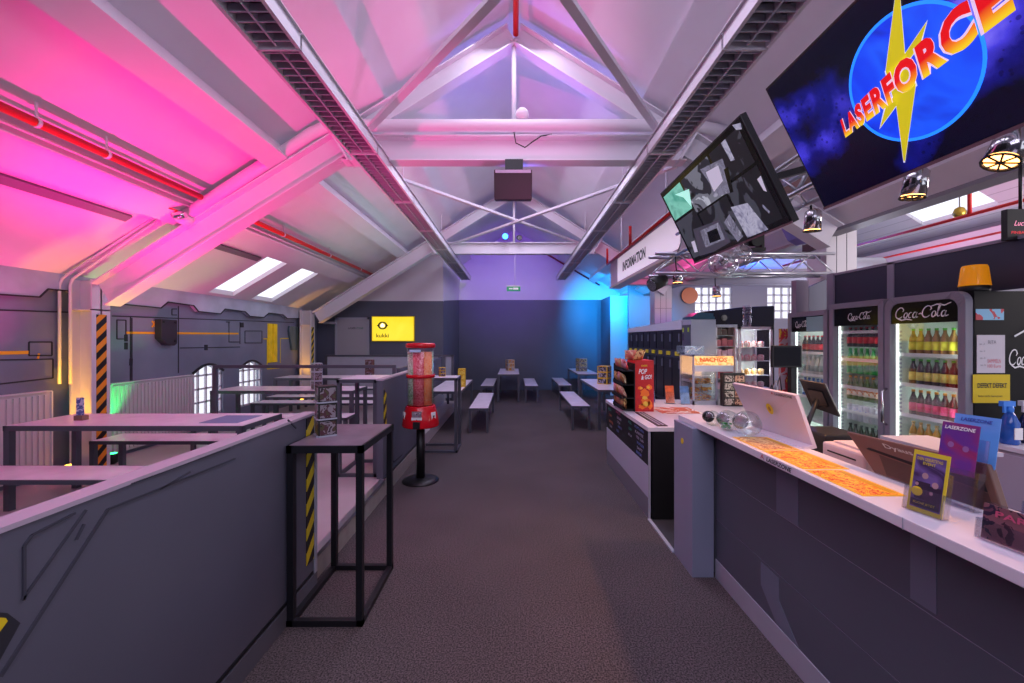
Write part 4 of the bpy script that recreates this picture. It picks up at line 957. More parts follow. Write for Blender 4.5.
t = T('acrylic_tray', 'clear acrylic box standing on the heated cabinet', 'box', (2.3, 5.3, 1.5))
MB().box(2.17, 2.42, 5.15, 5.16, 1.5, 1.61).box(2.17, 2.42, 5.4, 5.41, 1.5, 1.61).box(2.17, 2.175, 5.15, 5.41, 1.5, 1.61).box(2.415, 2.42, 5.15, 5.41, 1.5, 1.61).box(2.17, 2.42, 5.15, 5.41, 1.495+.005, 1.506).build('box_wall', t, glassy('frosted_acrylic', (.93, .94, 1), .3, .15))
MB().bar((2.2, 5.149, 1.53), (2.27, 5.149, 1.58), .004, .012).bar((2.27, 5.149, 1.58), (2.32, 5.149, 1.55), .004, .012).bar((2.32, 5.149, 1.55), (2.39, 5.149, 1.60), .004, .012).build('wave_mark', t, LETW)
# chocolate rack right of the warmer
t = T('chocolate_rack', 'dark rack of red and brown sweets right of the heated cabinet', 'rack', (2.67, 5.05, .872))
B(2.575, 2.84, 4.98, 5.06, .872, 1.28).build('rack_body', t, mat('rack_dark', '2a2020', .5))
for k in range(4): B(2.59, 2.70, 4.972, 4.98, .89+.095*k, .965+.095*k).build('sweet_row', t, pic('choc_a', ['7a2c20', 'c8b0a0', '3c2420', 'a85040'], 30)); B(2.715, 2.83, 4.972, 4.98, .89+.095*k, .965+.095*k).build('sweet_row', t, pic('choc_b', ['a83a28', 'e0a080', '5c2420', 'c86048'], 30))
# ---------------------------------------------------------------- drinks coolers
def ribbon(mb, pts, w_, mp):      # variable 2D stroke -> flat strip on a surface
    n = len(pts); L, R_ = [], []
    for i, (x, y) in enumerate(pts):
        a = pts[max(i-1, 0)]; c = pts[min(i+1, n-1)]; d = math.hypot(c[0]-a[0], c[1]-a[1]) or 1
        nx, ny = -(c[1]-a[1])/d, (c[0]-a[0])/d; ww = w_*(.45+.55*math.sin(PI*(i+.6)/n))
        L.append(mp(x+nx*ww, y+ny*ww)); R_.append(mp(x-nx*ww, y-ny*ww))
    for i in range(n-1): mb.poly([L[i], L[i+1], R_[i+1], R_[i]])
def ell(cx, cy, rx, ry, a0, a1, n=14): return [(cx+rx*math.cos(math.radians(a0+(a1-a0)*i/n)), cy+ry*math.sin(math.radians(a0+(a1-a0)*i/n))) for i in range(n+1)]
def cola_script(mb, mp, wt=.06):
    S_ = [ell(.45, .55, .42, .52, 55, 320), [(.69, .98), (.8, .8), (.72, .66)], ell(1.12, .3, .17, .26, 90, 450), ell(1.60, .3, .17, .26, 60, 310), ell(2.02, .3, .17, .26, 60, 400),
          [(2.2, .55), (2.18, .2), (2.28, .06), (2.4, .12)], [(2.4, .36), (2.55, .42), (2.72, .36)], ell(3.15, .55, .42, .52, 55, 320), [(3.39, .98), (3.5, .8), (3.42, .66)],
          ell(3.82, .3, .17, .26, 90, 450), [(4.05, .1), (4.2, .7), (4.28, 1.15), (4.18, 1.2), (4.12, .9), (4.15, .2), (4.27, .05), (4.4, .14)], ell(4.68, .3, .17, .26, 60, 400), [(4.86, .55), (4.84, .2), (4.95, .06), (5.15, .16)],
          [(.35, .02), (.8, -.16), (1.3, -.06), (1.9, -.18)], [(3.4, 1.0), (3.9, 1.16), (4.6, 1.02), (5.1, 1.22)]]
    for s in S_: ribbon(mb, s, wt, lambda x, y: mp((x+y*.25)/5.5, (y+.2)/1.45))
def script_on(c, R, U, w_, h_, m_, parent, off=.003):
    c, R, U = Vector(c), Vector(R).normalized(), Vector(U).normalized(); N = R.cross(U); mb = MB()
    cola_script(mb, lambda u, v: c+R*(u-.5)*w_+U*(v-.5)*h_+N*off); return mb.build('script_lettering', parent, m_)
def ring(y0, y1, z0, z1, w_, wt, r, x0, x1):
    mb = MB()
    def outline(a, b_, c, d, rr):
        P = [(a, c), (b_, c)]
        for k in range(7): t = PI/2*k/6; P.append((b_-rr+rr*math.cos(t), d-rr+rr*math.sin(t)))
        for k in range(7): t = PI/2+PI/2*k/6; P.append((a+rr+rr*math.cos(t), d-rr+rr*math.sin(t)))
        return P
    O = outline(y0, y1, z0, z1, max(r, .004)); I = outline(y0+w_, y1-w_, z0+w_, z1-wt, max(r*.9, .003)); n = len(O)
    for i in range(n):
        j = (i+1) % n
        mb.hexa([(x1, *O[i]), (x1, *O[j]), (x1, *I[j]), (x1, *I[i]), (x0, *O[i]), (x0, *O[j]), (x0, *I[j]), (x0, *I[i])])
    return mb
XC = 3.4
INW = mat('cooler_inner_white', 'dfe6e2', .5)
LED = mat('led_strip', 'f4fff8', .5, emit=1.8)
WIRE = mat('shelf_white', 'e4e8e8', .4)
def cooler(lab, y0, y1, z1, side, arch_r, shelves, zb=.18):
    t = T('drinks_cooler', lab, 'drinks cooler', (XC+.33, (y0+y1)/2, 0)); xb = XC+.66
    B(XC+.06, xb, y0, y0+.03, .05, z1-.01).build('side_wall', t, side)
    B(XC+.06, xb, y1-.03, y1, .05, z1-.01).build('side_wall', t, side)
    B(xb-.03, xb, y0+.03, y1-.03, .05, z1-.01).build('back_wall', t, INW)
    B(XC+.06, xb-.03, y0+.03, y1-.03, z1-.2, z1-.01).build('top_box', t, side)
    B(XC+.06, xb-.03, y0+.03, y1-.03, .05, zb).build('base_box', t, side)
    m = MB().box(XC+.07, xb-.035, y0+.031, y0+.036, zb, z1-.2).box(XC+.07, xb-.035, y1-.036, y1-.031, zb, z1-.2)
    m.build('liner', t, INW)
    m = MB()
    for k in range(44):
        z = zb+.03+k*.036
        if z < z1-.24: m.box(XC+.10, XC+.125, y1-.04, y1-.036, z, z+.018).box(XC+.45, XC+.47, y1-.04, y1-.036, z, z+.018)
    m.build('shelf_rail', t, GREYL)
    B(XC+.065, XC+.08, y1-.06, y1-.04, zb+.02, z1-.22).build('light_strip', t, LED)
    B(XC+.065, XC+.08, y0+.04, y0+.06, zb+.02, z1-.22).build('light_strip', t, LED)
    ring(y0, y1, .06, z1, .055, .055, arch_r, XC, XC+.06).build('door_frame', t, COOLERG, .004)
    hd = B(XC+.012, XC+.03, y0+.055, y1-.055, z1-.235, z1-.056).build('header_panel', t, BLACKG)
    B(XC+.03, XC+.036, y0+.05, y1-.05, .11, z1-.23).build('glass_door', t, GLASS)
    if arch_r > .02: MB().tube([(XC-.005, y1-.03, .92), (XC-.045, y1-.03, .95), (XC-.045, y1-.03, 1.22), (XC-.005, y1-.03, 1.25)], .011, 8).build('handle', t, CHROME)
    for k, z in enumerate(shelves):
        m = MB().box(XC+.09, XC+.5, y0+.04, y1-.045, z-.008, z)
        m.box(XC+.085, XC+.092, y0+.04, y1-.045, z-.02, z+.012); m.build('shelf', t, WIRE)
    m = MB()
    for sx in (XC+.1, xb-.05):
        for sy in (y0+.05, y1-.05): m.lathe([(.02, 0), (.02, .05)], (sx, sy, 0), 8)
    m.build('foot', t, BLACK)
    for z in (.5, 1.1, 1.65): light('cooler_lamp', 'POINT', (XC+.13, y0+.09, z), 'eafff4', 4.6, size=.04)
    return t, hd
BOT = {}
def bottle(kind, lab, grp, loc):
    """kind: (height, radius, glass colour, cap colour, label colours)"""
    if kind in BOT:
        return dup(BOT[kind], loc, None, lab, grp)
    hh, r, body, cap, lb = KINDS[kind]
    t = T('can' if kind.startswith('can') else 'bottle', lab, 'can' if kind.startswith('can') else 'bottle', loc, grp)
    x, y, z = loc
    if kind.startswith('can'):
        MB().lathe([(r*.8, 0), (r, .008), (r, hh-.012), (r*.8, hh)], loc, 14).build('can_body', t, lb)
        MB().lathe([(r*.78, 0), (r*.78, .002)], (x, y, z+hh), 14).build('can_lid', t, CHROME)
    else:
        MB().lathe([(r*.9, 0), (r, .01), (r, hh*.55), (r*.85, hh*.66), (r*.42, hh*.82), (r*.38, hh*.93)], loc, 14).build('bottle_body', t, body)
        MB().lathe([(r*.45, hh*.92), (r*.45, hh)], loc, 12).build('cap', t, cap)
        if lb: MB().lathe([(r*1.03, hh*.18), (r*1.03, hh*.5)], loc, 14).build('bottle_label', t, lb)
    BOT[kind] = t; return t
def liquid(name, c, em=0): return mat(name, c, .08, spec=.8)
KINDS = {
 'tea_green': (.225, .029, liquid('liq_tea', '9a6a30'), mat('cap_green', '58b838', .4), pic('lab_green', ['8cd030', 'f0e840', '5aa828'], 18)),
 'tea_dark': (.225, .029, liquid('liq_dark', '3c1c18'), mat('cap_green', ''), pic('lab_green2', ['6cc030', 'f0e070', 'd88a40'], 18)),
 'tea_pink': (.225, .029, liquid('liq_dark', '3c1c18'), mat('cap_orange', 'd89030', .4), pic('lab_pink', ['f0c030', 'd83878', 'f4e8e0'], 22)),
 'beer': (.215, .028, liquid('liq_gold', 'c89838'), mat('cap_gold', 'c8a040', .4, metal=.5), pic('lab_cream', ['f0e8c8', 'e8d8a0', 'f8f4e8'], 14)),
 'cola': (.22, .030, liquid('liq_cola', '2a1010'), REDP, mat('lab_red', 'c8202c', .4)),
 'green': (.26, .031, mat('pet_green', '18a040', .15), mat('cap_green2', '2cb040', .4), pic('lab_sprite', ['c8f0d0', '209848', '1c8840'], 14)),
 'fanta': (.245, .030, liquid('liq_ol', '4a6a28'), mat('cap_orange', ''), pic('lab_fanta', ['f08a20', 'f8e8d8', 'd86c18', '3c68b0'], 20)),
 'darkgreen': (.22, .030, liquid('liq_dg', '1c4028'), mat('cap_dark', '30383c', .4), pic('lab_dg', ['c8d0c8', '4a8a50', '203c30'], 20)),
 'clear': (.22, .030, mat('pet_clear', 'c4ccc8', .1), mat('cap_white', 'e0e0e4', .4), pic('lab_clear', ['e8eef0', '88a098', '505c60'], 18)),
 'blue': (.22, .030, liquid('liq_blue', '2a78c8'), mat('cap_blue', '2858a8', .4), pic('lab_blue', ['3890d8', 'c8e4f8', '2468b8'], 18)),
 'can_blue': (.165, .028, None, None, pic('can_blue_print', ['3a6ac8', 'd8dce8', 'c0c8d8', '2c4ca8'], 10)),
 'can_white': (.165, .028, None, None, pic('can_white_print', ['e4e8f0', 'c0c4d0', 'f4f4f8'], 10)),
}
def row(kind, z, y1, n, step, lab, grp, x=XC+.135, kinds=None):
    for i in range(n):
        k = kinds[i] if kinds else kind
        bottle(k, lab if not kinds else lab % ('blue' if k == 'can_blue' else 'white'), grp if not kinds else grp+(' blue' if k == 'can_blue' else ' white'), (x, y1-.035-step*i, z))
# right cooler (nearest)
t, hd = cooler('grey drinks cooler with rounded top, nearest, big white script on its header', 3.05, 3.72, 2.07, mat('cooler_black_side', '0c0c10', .5, spec=.2), .09, [.50, .76, 1.03, 1.30, 1.565])
CR = t
script_on((XC+.012, 3.39, 1.925), RD, UPV, .48, .13, LETW, hd)
sd = B(XC+.06, XC+.66, 3.044, 3.05, .05, 2.06).build('side_panel', t, mat('cooler_black_side', ''))
script_on((3.90, 3.044, 1.56), (1, 0, 0), (0, 0, 1), .38, .16, LETW, sd)
MB().bar((3.76, 3.042, 1.72), (3.90, 3.042, 1.80), .003, .012).build('swoosh_mark', sd, LETW)
row('tea_green', 1.565, 3.62, 7, .066, 'green-capped light tea bottle on the top shelf of the nearest cooler', 'light tea bottles on the top shelf of the nearest cooler')
row('tea_dark', 1.30, 3.62, 7, .066, 'green-capped dark tea bottle on the second shelf of the nearest cooler', 'dark tea bottles on the second shelf of the nearest cooler')
row('tea_pink', 1.03, 3.62, 7, .066, 'dark bottle with yellow and pink label on the third shelf of the nearest cooler', 'pink-labelled bottles in the nearest cooler')
row('beer', .76, 3.62, 7, .066, 'golden bottle with cream label on the low shelf of the nearest cooler', 'golden bottles in the nearest cooler')
# middle cooler
t, hd = cooler('grey drinks cooler in the middle with green and orange bottles', 3.73, 4.37, 2.07, COOLERG, .012, [.72, .955, 1.205, 1.49, 1.775])
script_on((XC+.012, 4.0, 1.925), RD, UPV, .28, .09, LETW, hd)
# its top shelf sits right under the header, so bottle rows count down from there
KINDS['cola'] = (.20,)+KINDS['cola'][1:]
row('cola', 1.62, 4.29, 8, .066, 'red-capped cola bottle on the top shelf of the middle cooler', 'cola bottles in the middle cooler')
row('green', 1.345, 4.29, 8, .068, 'bright green bottle on the second shelf of the middle cooler', 'green bottles in the middle cooler')
row('fanta', 1.075, 4.29, 8, .068, 'orange-labelled bottle on the third shelf of the middle cooler', 'orange-labelled bottles in the middle cooler')
row('', .86, 4.29, 8, .066, '%s can on the fourth shelf of the middle cooler', 'cans in the middle cooler,', kinds=['can_blue']*4+['can_white']*4)
row('darkgreen', .60, 4.29, 8, .066, 'dark green bottle on the lowest shelf of the middle cooler', 'dark green bottles in the middle cooler')
t, hd = cooler('grey drinks cooler farthest of the three with clear and blue bottles', 4.40, 5.03, 2.02, COOLERG, .012, [.75, 1.02, 1.28, 1.54])
script_on((XC+.012, 4.80, 1.875), RD, UPV, .22, .09, LETW, hd)
MB().box(XC+.008, XC+.012, 4.46, 4.72, 1.79, 1.955).build('painted_reflection', hd, mat('teal_reflection', '8fb8b8', .2))  # pale teal patch paints a reflection onto the header
row('cola', 1.54, 4.95, 6, .068, 'red-capped cola bottle on the top shelf of the farthest cooler', 'cola bottles in the farthest cooler')
row('clear', 1.28, 4.95, 8, .068, 'clear bottle on the second shelf of the farthest cooler', 'clear bottles in the farthest cooler')
row('blue', 1.02, 4.95, 8, .068, 'blue bottle on the third shelf of the farthest cooler', 'blue bottles in the farthest cooler')
# papers on the side of the nearest cooler
def sheet(lab, a, b_, m_, cat='notice', y=3.041, name='paper_notice'):
    p0, p1 = PY(*a, y), PY(*b_, y)
    return tag(B(p0[0], p1[0], y, y+.003, p1[2], p0[2]).build(name, None, m_), lab, cat)
PAP = mat('paper_white', 'd4ced6', .6)
o = sheet('white printed sheet taped to the black cooler side', (977, 335), (1005, 373), PAP)
text('RITA', (PY(992, 342, 3.040)), (1, 0, 0), (0, 0, 1), .06, .025, mat('grey_ink', '70707c', .6), o)
for k in range(4): text('mo - fr', (PY(982+.3*k, 344+7*k, 3.040)), (1, 0, 0), (0, 0, 1), .04, .015, mat('grey_ink', ''), o)
text('SAMMELN', (PY(994, 361, 3.040)), (1, 0, 0), (0, 0, 1), .10, .03, mat('pink_ink', 'd87888', .6), o)
text('100 Euro', (PY(994, 366, 3.040)), (1, 0, 0), (0, 0, 1), .10, .025, mat('pink_ink', ''), o)
o = sheet('yellow sheet reading DEFEKT taped below the white one', (973, 374.5), (1010, 403), mat('paper_yellow', 'e0c418', .6), y=3.038)
text('DEFEKT DEFEKT', (PY(992, 385.5, 3.037)), (1, 0, 0), (0, 0, 1), .22, .035, LETB, o, bold=.02)
text('bitte nicht benutzen', (PY(990, 396, 3.037)), (1, 0, 0), (0, 0, 1), .18, .015, LETB, o)
o = sheet('small blue and red sticker at the top of the black cooler side', (976, 309), (1004, 320), pic('sticker_cup', ['5aa8d8', '8cc8e8', 'c83848', '3878b8'], 9), 'sticker', name='sticker')
# beacon
t = T('warning_beacon', 'amber rotating warning light on top of the nearest cooler', 'warning light', (3.50, 3.1, 2.07))
AMB = mat('amber_plastic', 'e8900c', .12, emit=.25)
MB().lathe([(.08, 2.06), (.085, 2.07), (.085, 2.105), (.08, 2.11)], (3.57, 3.14, 0), 24).build('beacon_base', t, BLACK)
MB().lathe([(.09, 2.11), (.088, 2.12), (.075, 2.25), (.068, 2.268), (.04, 2.273)], (3.57, 3.14, 0), 24).build('beacon_dome', t, AMB)
MB().sphere((3.57, 3.14, 2.165), .03).build('bulb', t, mat('bulb_glow', 'ffd870', .4, emit=4))
# board above the coolers, ledge
m = MB().use(mat('navy_board', '2c2c44', .5)).box(3.74, 3.77, -1, 3.98, 2.075, 2.44).box(3.74, 3.77, 4.05, 4.72, 2.075, 2.44)
m.use(mat('mauve_frame', '8a8294', .5)).box(3.73, 3.78, 3.98, 4.05, 2.072, 2.46).box(3.73, 3.78, -1, 4.72, 2.44, 2.465).box(3.72, 3.8, 4.72, 4.82, 2.022, 2.47)
S(m, 'trim_4')
S(B(3.45, 3.6, 4.95, 5.04, 2.02, 2.42), 'trim_5', mat('mauve_frame', ''))
# dark hexagonal panel by the pillar
t = tag(MB().prism([PY(a, b_, 5.0) for a, b_ in ((809, 287), (827, 279), (827, 310), (809, 312))], (0, .04, 0)).build('side_board', None, mat('slate_board', '565a72', .5)), 'slate coloured board standing left of the white pillar above the cooler', 'board')
# black box sign right edge
t = T('hanging_sign', 'small black sign with pink script at the right picture edge', 'sign', (3.9, 3.0, 2.42))
p0, p1 = PY(1007.5, 240, 3.0), PY(1040, 209, 3.0)
f = B(p0[0], p1[0], 3.0, 3.04, p0[2], p1[2]).build('sign_board', t, BLACK)
PK = mat('pink_neon', 'f090b0', .5, emit=.8)
text('Lucky', PY(1022, 224, 2.998), (1, 0, 0), (0, 0, 1), .12, .05, PK, f, shear=.4); text('PINBALL', PY(1020, 232.5, 2.998), (1, 0, 0), (0, 0, 1), .13, .02, mat('red_neon', 'e02030', .5, emit=.6), f)
MB().tube([((p0[0]+p1[0])/2, 3.02, p1[2]), ((p0[0]+p1[0])/2, 3.02, 3.1)], .01, 8).build('hanger', t, BLACK)
# low cabinet in front of the black cooler side, with spray bottles
t = T('low_cabinet', 'low white cabinet below the black cooler side', 'cabinet', (3.75, 2.5, 0))
B(3.42, 4.1, 1.9, 2.96, .03, .93).build('cabinet_body', t, mat('cab_lilac', 'b4a8b8', .4)); B(3.40, 4.1, 1.88, 2.97, .93, .96).build('cabinet_top', t, CREAM)
B(3.414, 3.42, 2.45, 2.94, .3, .90).build('cabinet_door', t, mat('cab_lilac', '')); B(3.414, 3.42, 1.92, 2.43, .3, .90).build('cabinet_door', t, mat('cab_lilac', ''))
B(3.45, 4.05, 1.95, 2.9, 0, .03).build('plinth', t, BLACK)
for x, y, c_, cap, lab in ((3.50, 2.86, 'spray_blue', '3c8cf0', 'blue spray bottle with blue nozzle on the low white cabinet'), (3.66, 2.88, 'spray_navy', 'c8c8d0', 'dark blue spray bottle with white nozzle on the low white cabinet')):
    t = T('spray_bottle', lab, 'spray bottle', (x, y, .96))
    MB().lathe([(.045, 0), (.05, .01), (.05, .15), (.03, .2), (.017, .23)], (x, y, .96), 18).build('bottle_body', t, mat(c_, '2458b0' if c_ == 'spray_blue' else '1c2c5c', .1))
    m = MB().lathe([(.02, .225), (.022, .25), (.018, .27)], (x, y, .96), 12).box(x-.06, x+.025, y-.015, y+.015, 1.225, 1.262).box(x-.045, x-.03, y-.006, y+.006, 1.18, 1.23); m.build('nozzle', t, mat('nozzle_'+c_, cap, .35))
    B(x-.025, x+.03, y-.052, y-.046, 1.0, 1.08).build('bottle_label', t, LETW)
# ---------------------------------------------------------------- glass display cabinet, lockers, notice board
t = T('glass_showcase', 'white framed refrigerated showcase with food on glass shelves behind the pole screen', 'showcase', (3.3, 5.6, 0))
x0, x1, y0, y1, z1 = 3.11, 3.58, 5.6, 6.0, 1.87
m = MB().use(STEELW)
for x in (x0, x1-.03):
    for y in (y0, y1-.03): m.box(x, x+.03, y, y+.03, 0, z1)
m.box(x0, x1, y0, y1, z1-.04, z1).box(x0, x1, y0, y1, 0, 1.02); m.build('frame', t)
B(x0+.03, x1-.03, y1-.01, y1, 1.02, z1-.04).build('back_wall', t, INW)
for z in (1.19, 1.39, 1.58): B(x0+.02, x1-.02, y0+.02, y1-.02, z, z+.008).build('shelf', t, WIRE)
B(x0+.03, x1-.03, y0+.005, y0+.01, 1.02, z1-.04).build('glass_front', t, GLASS)
light('showcase_lamp', 'POINT', (3.35, 5.68, 1.78), 'f0f8ff', 1.5, size=.04); light('showcase_lamp', 'POINT', (3.35, 5.66, 1.3), 'f0f8ff', 1.2, size=.04)
for k, (z, c_) in enumerate(((1.02, ['a03848', 'd8a8b0', 'e8e0e4', '803040']), (1.198, ['e0b050', 'c89048', 'f0e0b0', 'a86830']), (1.398, ['d05060', 'f0d0d4', 'e08890', 'e0e0e8']), (1.588, ['e07048', 'f0e0d8', 'd85040', 'f0f0f0']))):
    for j in range(4):
        x = x0+.09+.095*j
        o = MB().lathe([(.038, 0), (.042, .05+.02*(j % 2)), (.02, .085)], (x, y0+.12, z+.0), 8)
        tag(o.build('food_tub', None, pic('food_%d' % k, c_, 25)), '%s food tub on the %s shelf of the white showcase' % (('leftmost', 'second', 'third', 'rightmost')[j], ('bottom', 'second', 'third', 'top')[k]), 'food')
t = T('sweet_shelf', 'narrow shelf tower of packets standing left of the white showcase', 'shelf', (2.95, 5.62, 0))
m = MB().use(STEELW).box(2.80, 2.82, 5.62, 5.9, 0, 1.86).box(3.07, 3.09, 5.62, 5.9, 0, 1.86).box(2.8, 3.09, 5.88, 5.9, 0, 1.86)
m.build('tower_frame', t)
B(2.8, 3.09, 5.6, 5.9, 1.86, 1.90).build('tower_top', t, GREYL)
for k in range(6):
    z = 1.0+.15*k; B(2.82, 3.07, 5.63, 5.88, z-.008, z).build('shelf', t, GREYL)
    for j in range(3):
        tag(B(2.83+.08*j, 2.90+.08*j, 5.66, 5.72, z, z+.09+.02*((j+k) % 2)).build('sweet_packet', None, pic('pk_%d' % (k % 3), [['5a3a6a', 'c8a0b8', '302438'], ['3c3c50', 'a8485c', 'd8d0d8'], ['b86a40', '4c2c30', 'e0c8a0']][k % 3], 22)), '%s packet on the narrow shelf tower, %s row' % (('left', 'middle', 'right')[j], ('lowest', 'second', 'third', 'fourth', 'fifth', 'top')[k]), 'packet')
B(2.792, 2.80, 5.62, 5.64, .9, 1.86).build('light_dots', t, mat('warm_dots', 'f0b060', .4, emit=.6))
tag(B(3.36, 3.60, 5.12, 5.14, 0, 1.83).build('notice_board', None, pic('pink_board', ['c8b4bc', 'c8b4bc', 'c83c40', 'd8c038', 'c8b4bc'], 7)), 'pale pinkish board with red and yellow notices left of the coolers', 'notice board')
m = MB().tube([(3.33, 5.1, 1.5), (3.36, 5.1, 1.75), (3.5, 5.1, 1.86), (3.62, 5.1, 1.88), (3.8, 5.1, 1.85)], .012, 8)
# lockers
LK = mat('locker_dark', '23252e', .4, metal=.1); LKB = mat('locker_edge', '3a3f50', .4)
LKt = mat('tag_yellow', 'c8b828', .5, emit=.05)
def locker(y0, y1, z0, z1, first=False):
    t = T('locker', '', 'locker', (2.65, (y0+y1)/2, z0), None)
    B(2.45, 2.85, y0, y1, z0, z1).build('locker_body', t, LKB)
    zm = 1.50
    for a, b_, e in ((z0+.02, .72, 0), (.76, zm-.08, 0), (zm+.04, z1-.02, 1)):
        d = B(2.438, 2.45, y0+.018, y1-.018, a, b_).build('locker_door', t, LK)
        B(2.42, 2.438, y0+.04, y0+.07, b_-.16, b_-.04).build('door_handle', d, mat('handle_grey', '8a8fa0', .3, metal=.5))
    B(2.436, 2.45, y0+.10, y1-.10, zm-.05, zm+.01).build('number_tag', t, LKt)
    return t
lk = locker(5.90, 6.24, 0, 1.84); lk['label'] = 'dark narrow two-door locker column, nearest the tall grey end locker'
names = ['second', 'third', 'fourth', 'fifth', 'sixth', 'seventh', 'eighth and farthest']
for k in range(1, 8): dup(lk, (2.65, 6.07+.345*k, 0), None, 'dark narrow two-door locker column, %s counting away from the grey end locker' % names[k-1])
t = T('end_locker', 'larger grey locker with green stickers and white side closing the locker row', 'locker', (2.65, 5.78, .05))
B(2.45, 2.79, 5.60, 5.88, 0, 1.97).build('locker_body', t, mat('locker_white', 'a4a8bc', .4))
d = B(2.436, 2.45, 5.61, 5.87, 1.55, 1.90).build('locker_door', t, mat('locker_grey', '50566a', .4)); d2 = B(2.436, 2.45, 5.61, 5.87, .1, 1.52).build('locker_door', t, LK)
B(2.425, 2.436, 5.80, 5.83, 1.68, 1.78).build('door_handle', d, CHROME)
for y in (5.83, 5.66): B(2.433, 2.436, y-.02, y+.02, 1.80, 1.86).build('round_sticker', d, mat('lime_sticker', 'b8d838', .5))
t = tag(MB().box(2.43, 2.87, 5.88, 8.66, 1.84, 1.90).prism([(2.43, 5.88, 1.90), (2.43, 8.66, 1.90), (2.43, 8.66, 1.92), (2.43, 5.88, 1.98)], (.44, 0, 0)).build('locker_canopy', None, mat('canopy_white', 'c8cce0', .4)), 'long white cover on top of the locker row', 'cover')
t = T('low_machine', 'long dark machine with curved top behind the lockers', 'amusement machine', (4.5, 8.0, 0))
MB().prism([(3.8, 8.0, 0), (5.15, 8.0, 0), (5.15, 8.0, 2.36), (4.5, 8.0, 2.33), (3.9, 8.0, 2.26), (3.8, 8.0, 2.15)], (0, .6, 0)).build('machine_body', t, mat('machine_black', '121118', .6, spec=.1), .02)
MB().lathe([(.06, -.01), (.06, 0)], (4.15, 7.995, 2.12), 16, 'y').lathe([(.045, -.02), (.045, -.01)], (4.15, 7.995, 2.12), 16, 'y').build('speaker_grille', t, BLACK)
t = tag(MB().box(2.60, 2.95, 5.95, 6.25, 1.99, 2.03).prism([(2.62, 5.95, 2.03), (2.93, 5.95, 2.03), (2.93, 5.95, 2.08), (2.7, 5.95, 2.09)], (0, .3, 0)).build('router_box', None, mat('teal_box', '2c5c70', .3)), 'teal black device lying on top of the locker row end', 'device')
t = tag(MB().lathe([(.05, 0), (.055, .16), (.03, .165), (.03, .17), (.055, .18), (.05, .3)], (3.28, 5.7, 1.87), 10).build('clear_cups', None, glassy('frosted_acrylic', '')), 'stack of clear plastic cups on the white showcase', 'cups')
# ---------------------------------------------------------------- information sign box
t = T('sign_box', 'white suspended sign box reading INFORMATION above the snack counter', 'sign', (2.07, 6.6, 2.78))
SB = mat('sign_mauve', 'b09cb0', .5); SX0, SY0, SY1 = 2.0, 4.85, 8.4
m = MB().use(SB).box(SX0, SX0+.14, SY0, SY1, 2.77, 3.33); m.build('box_body', t)
f = B(SX0-.006, SX0, SY0+.02, 7.8, 2.80, 3.24).build('sign_face', t, mat('sign_white', 'ecdfea', .4, emit=.3))  # slight emission added to brighten the face; the sign is no lamp
text('INFORMATION', (SX0-.006, 6.785, 3.02), RD, UPV, 1.29, .175, LETB, f, bold=.04)
B(SX0-.02, SX0+.2, SY0, SY1, 2.74, 2.77).build('bottom_rail', t, mat('rail_beige', 'a89890', .5))
for y in (5.5, 7.8): MB().tube([(SX0+.07, y, 3.26), (SX0+.07, y, cz(2.07)-.0)], .012, 8).build('suspension_rod', t, STEELW)
tag(MB().tube([(1.98, 4.8, 3.30), (1.98, 8.6, 3.28), (1.98, 8.6, 3.62)], .022, 8).tube([(1.98, 6.9, 3.29), (1.98, 6.9, 3.62)], .026, 8).build('sprinkler_pipe', None, REDP), 'thin red pipe along the top of the information sign box', 'pipe')
tag(MB().tube([(1.0, 13.75, 4.65), (2.9, 13.7, 3.52)], .03, 8).build('sprinkler_pipe', None, mat('dark_red', '7a2838', .5)), 'dark red pipe sloping along the far gable', 'pipe')
# ---------------------------------------------------------------- aluminium trusses
def atruss(lab, a, b_, s=.24, u=(0, 0, 1), n=8, r=.02):
    t = T('lighting_truss', lab, 'lighting truss', (Vector(a)+Vector(b_))/2)
    a, b_ = Vector(a), Vector(b_); d = (b_-a).normalized(); sd = d.cross(Vector(u)).normalized()*s/2; up = Vector(u)*s/2
    for p, q in ((-1, -1), (1, -1), (1, 1), (-1, 1)): MB().tube([a+sd*p+up*q, b_+sd*p+up*q], r, 10).build('chord_tube', t, ALU)
    m = MB(); L = (b_-a)
    for p in (-1, 1):
        for k in range(n):
            s0, s1 = a+L*(k/n), a+L*((k+1)/n); w_ = 1 if k % 2 else -1
            m.tube([s0+sd*p+up*w_, s1+sd*p-up*w_], r*.45, 6)
            m.tube([s0+sd*w_+up*p, s1-sd*w_+up*p], r*.4, 6)
    m.build('lacing', t, ALU); return t
atruss('aluminium lattice truss crossing below the information sign to the white pillar', (1.72, 5.05, 2.62), (3.9, 5.05, 2.62), n=8)
atruss('aluminium lattice truss carrying the two big screens', (2.05, .7, 2.82), (2.05, 4.8, 2.82), n=16)
t = tag(MB().bar((2.3, .3, 2.95), (2.3, 5.5, 2.95), .05, .09).build('timber_rail', None, mat('timber_rail', '9a8276', .6)), 'brown rail running behind the two big screens', 'rail')
DUCT = mat('duct_blue', '4a80c8', .35)
tag(MB().tube([(3.75, 8.3, 3.2), (7.5, 8.3, 3.2)], .17, 20).build('air_duct', None, mat('duct_grey', 'b0b4c0', .35)), 'round air duct lit blue behind the lattice truss', 'duct')
tag(MB().ibeam((2.2, 9.0, 2.98), (8, 9.0, 2.98), .16, .16).build('cross_beam', None, mat('beam_grey', '8f8a96', .5)), 'grey cross beam under the blue lit duct', 'beam')
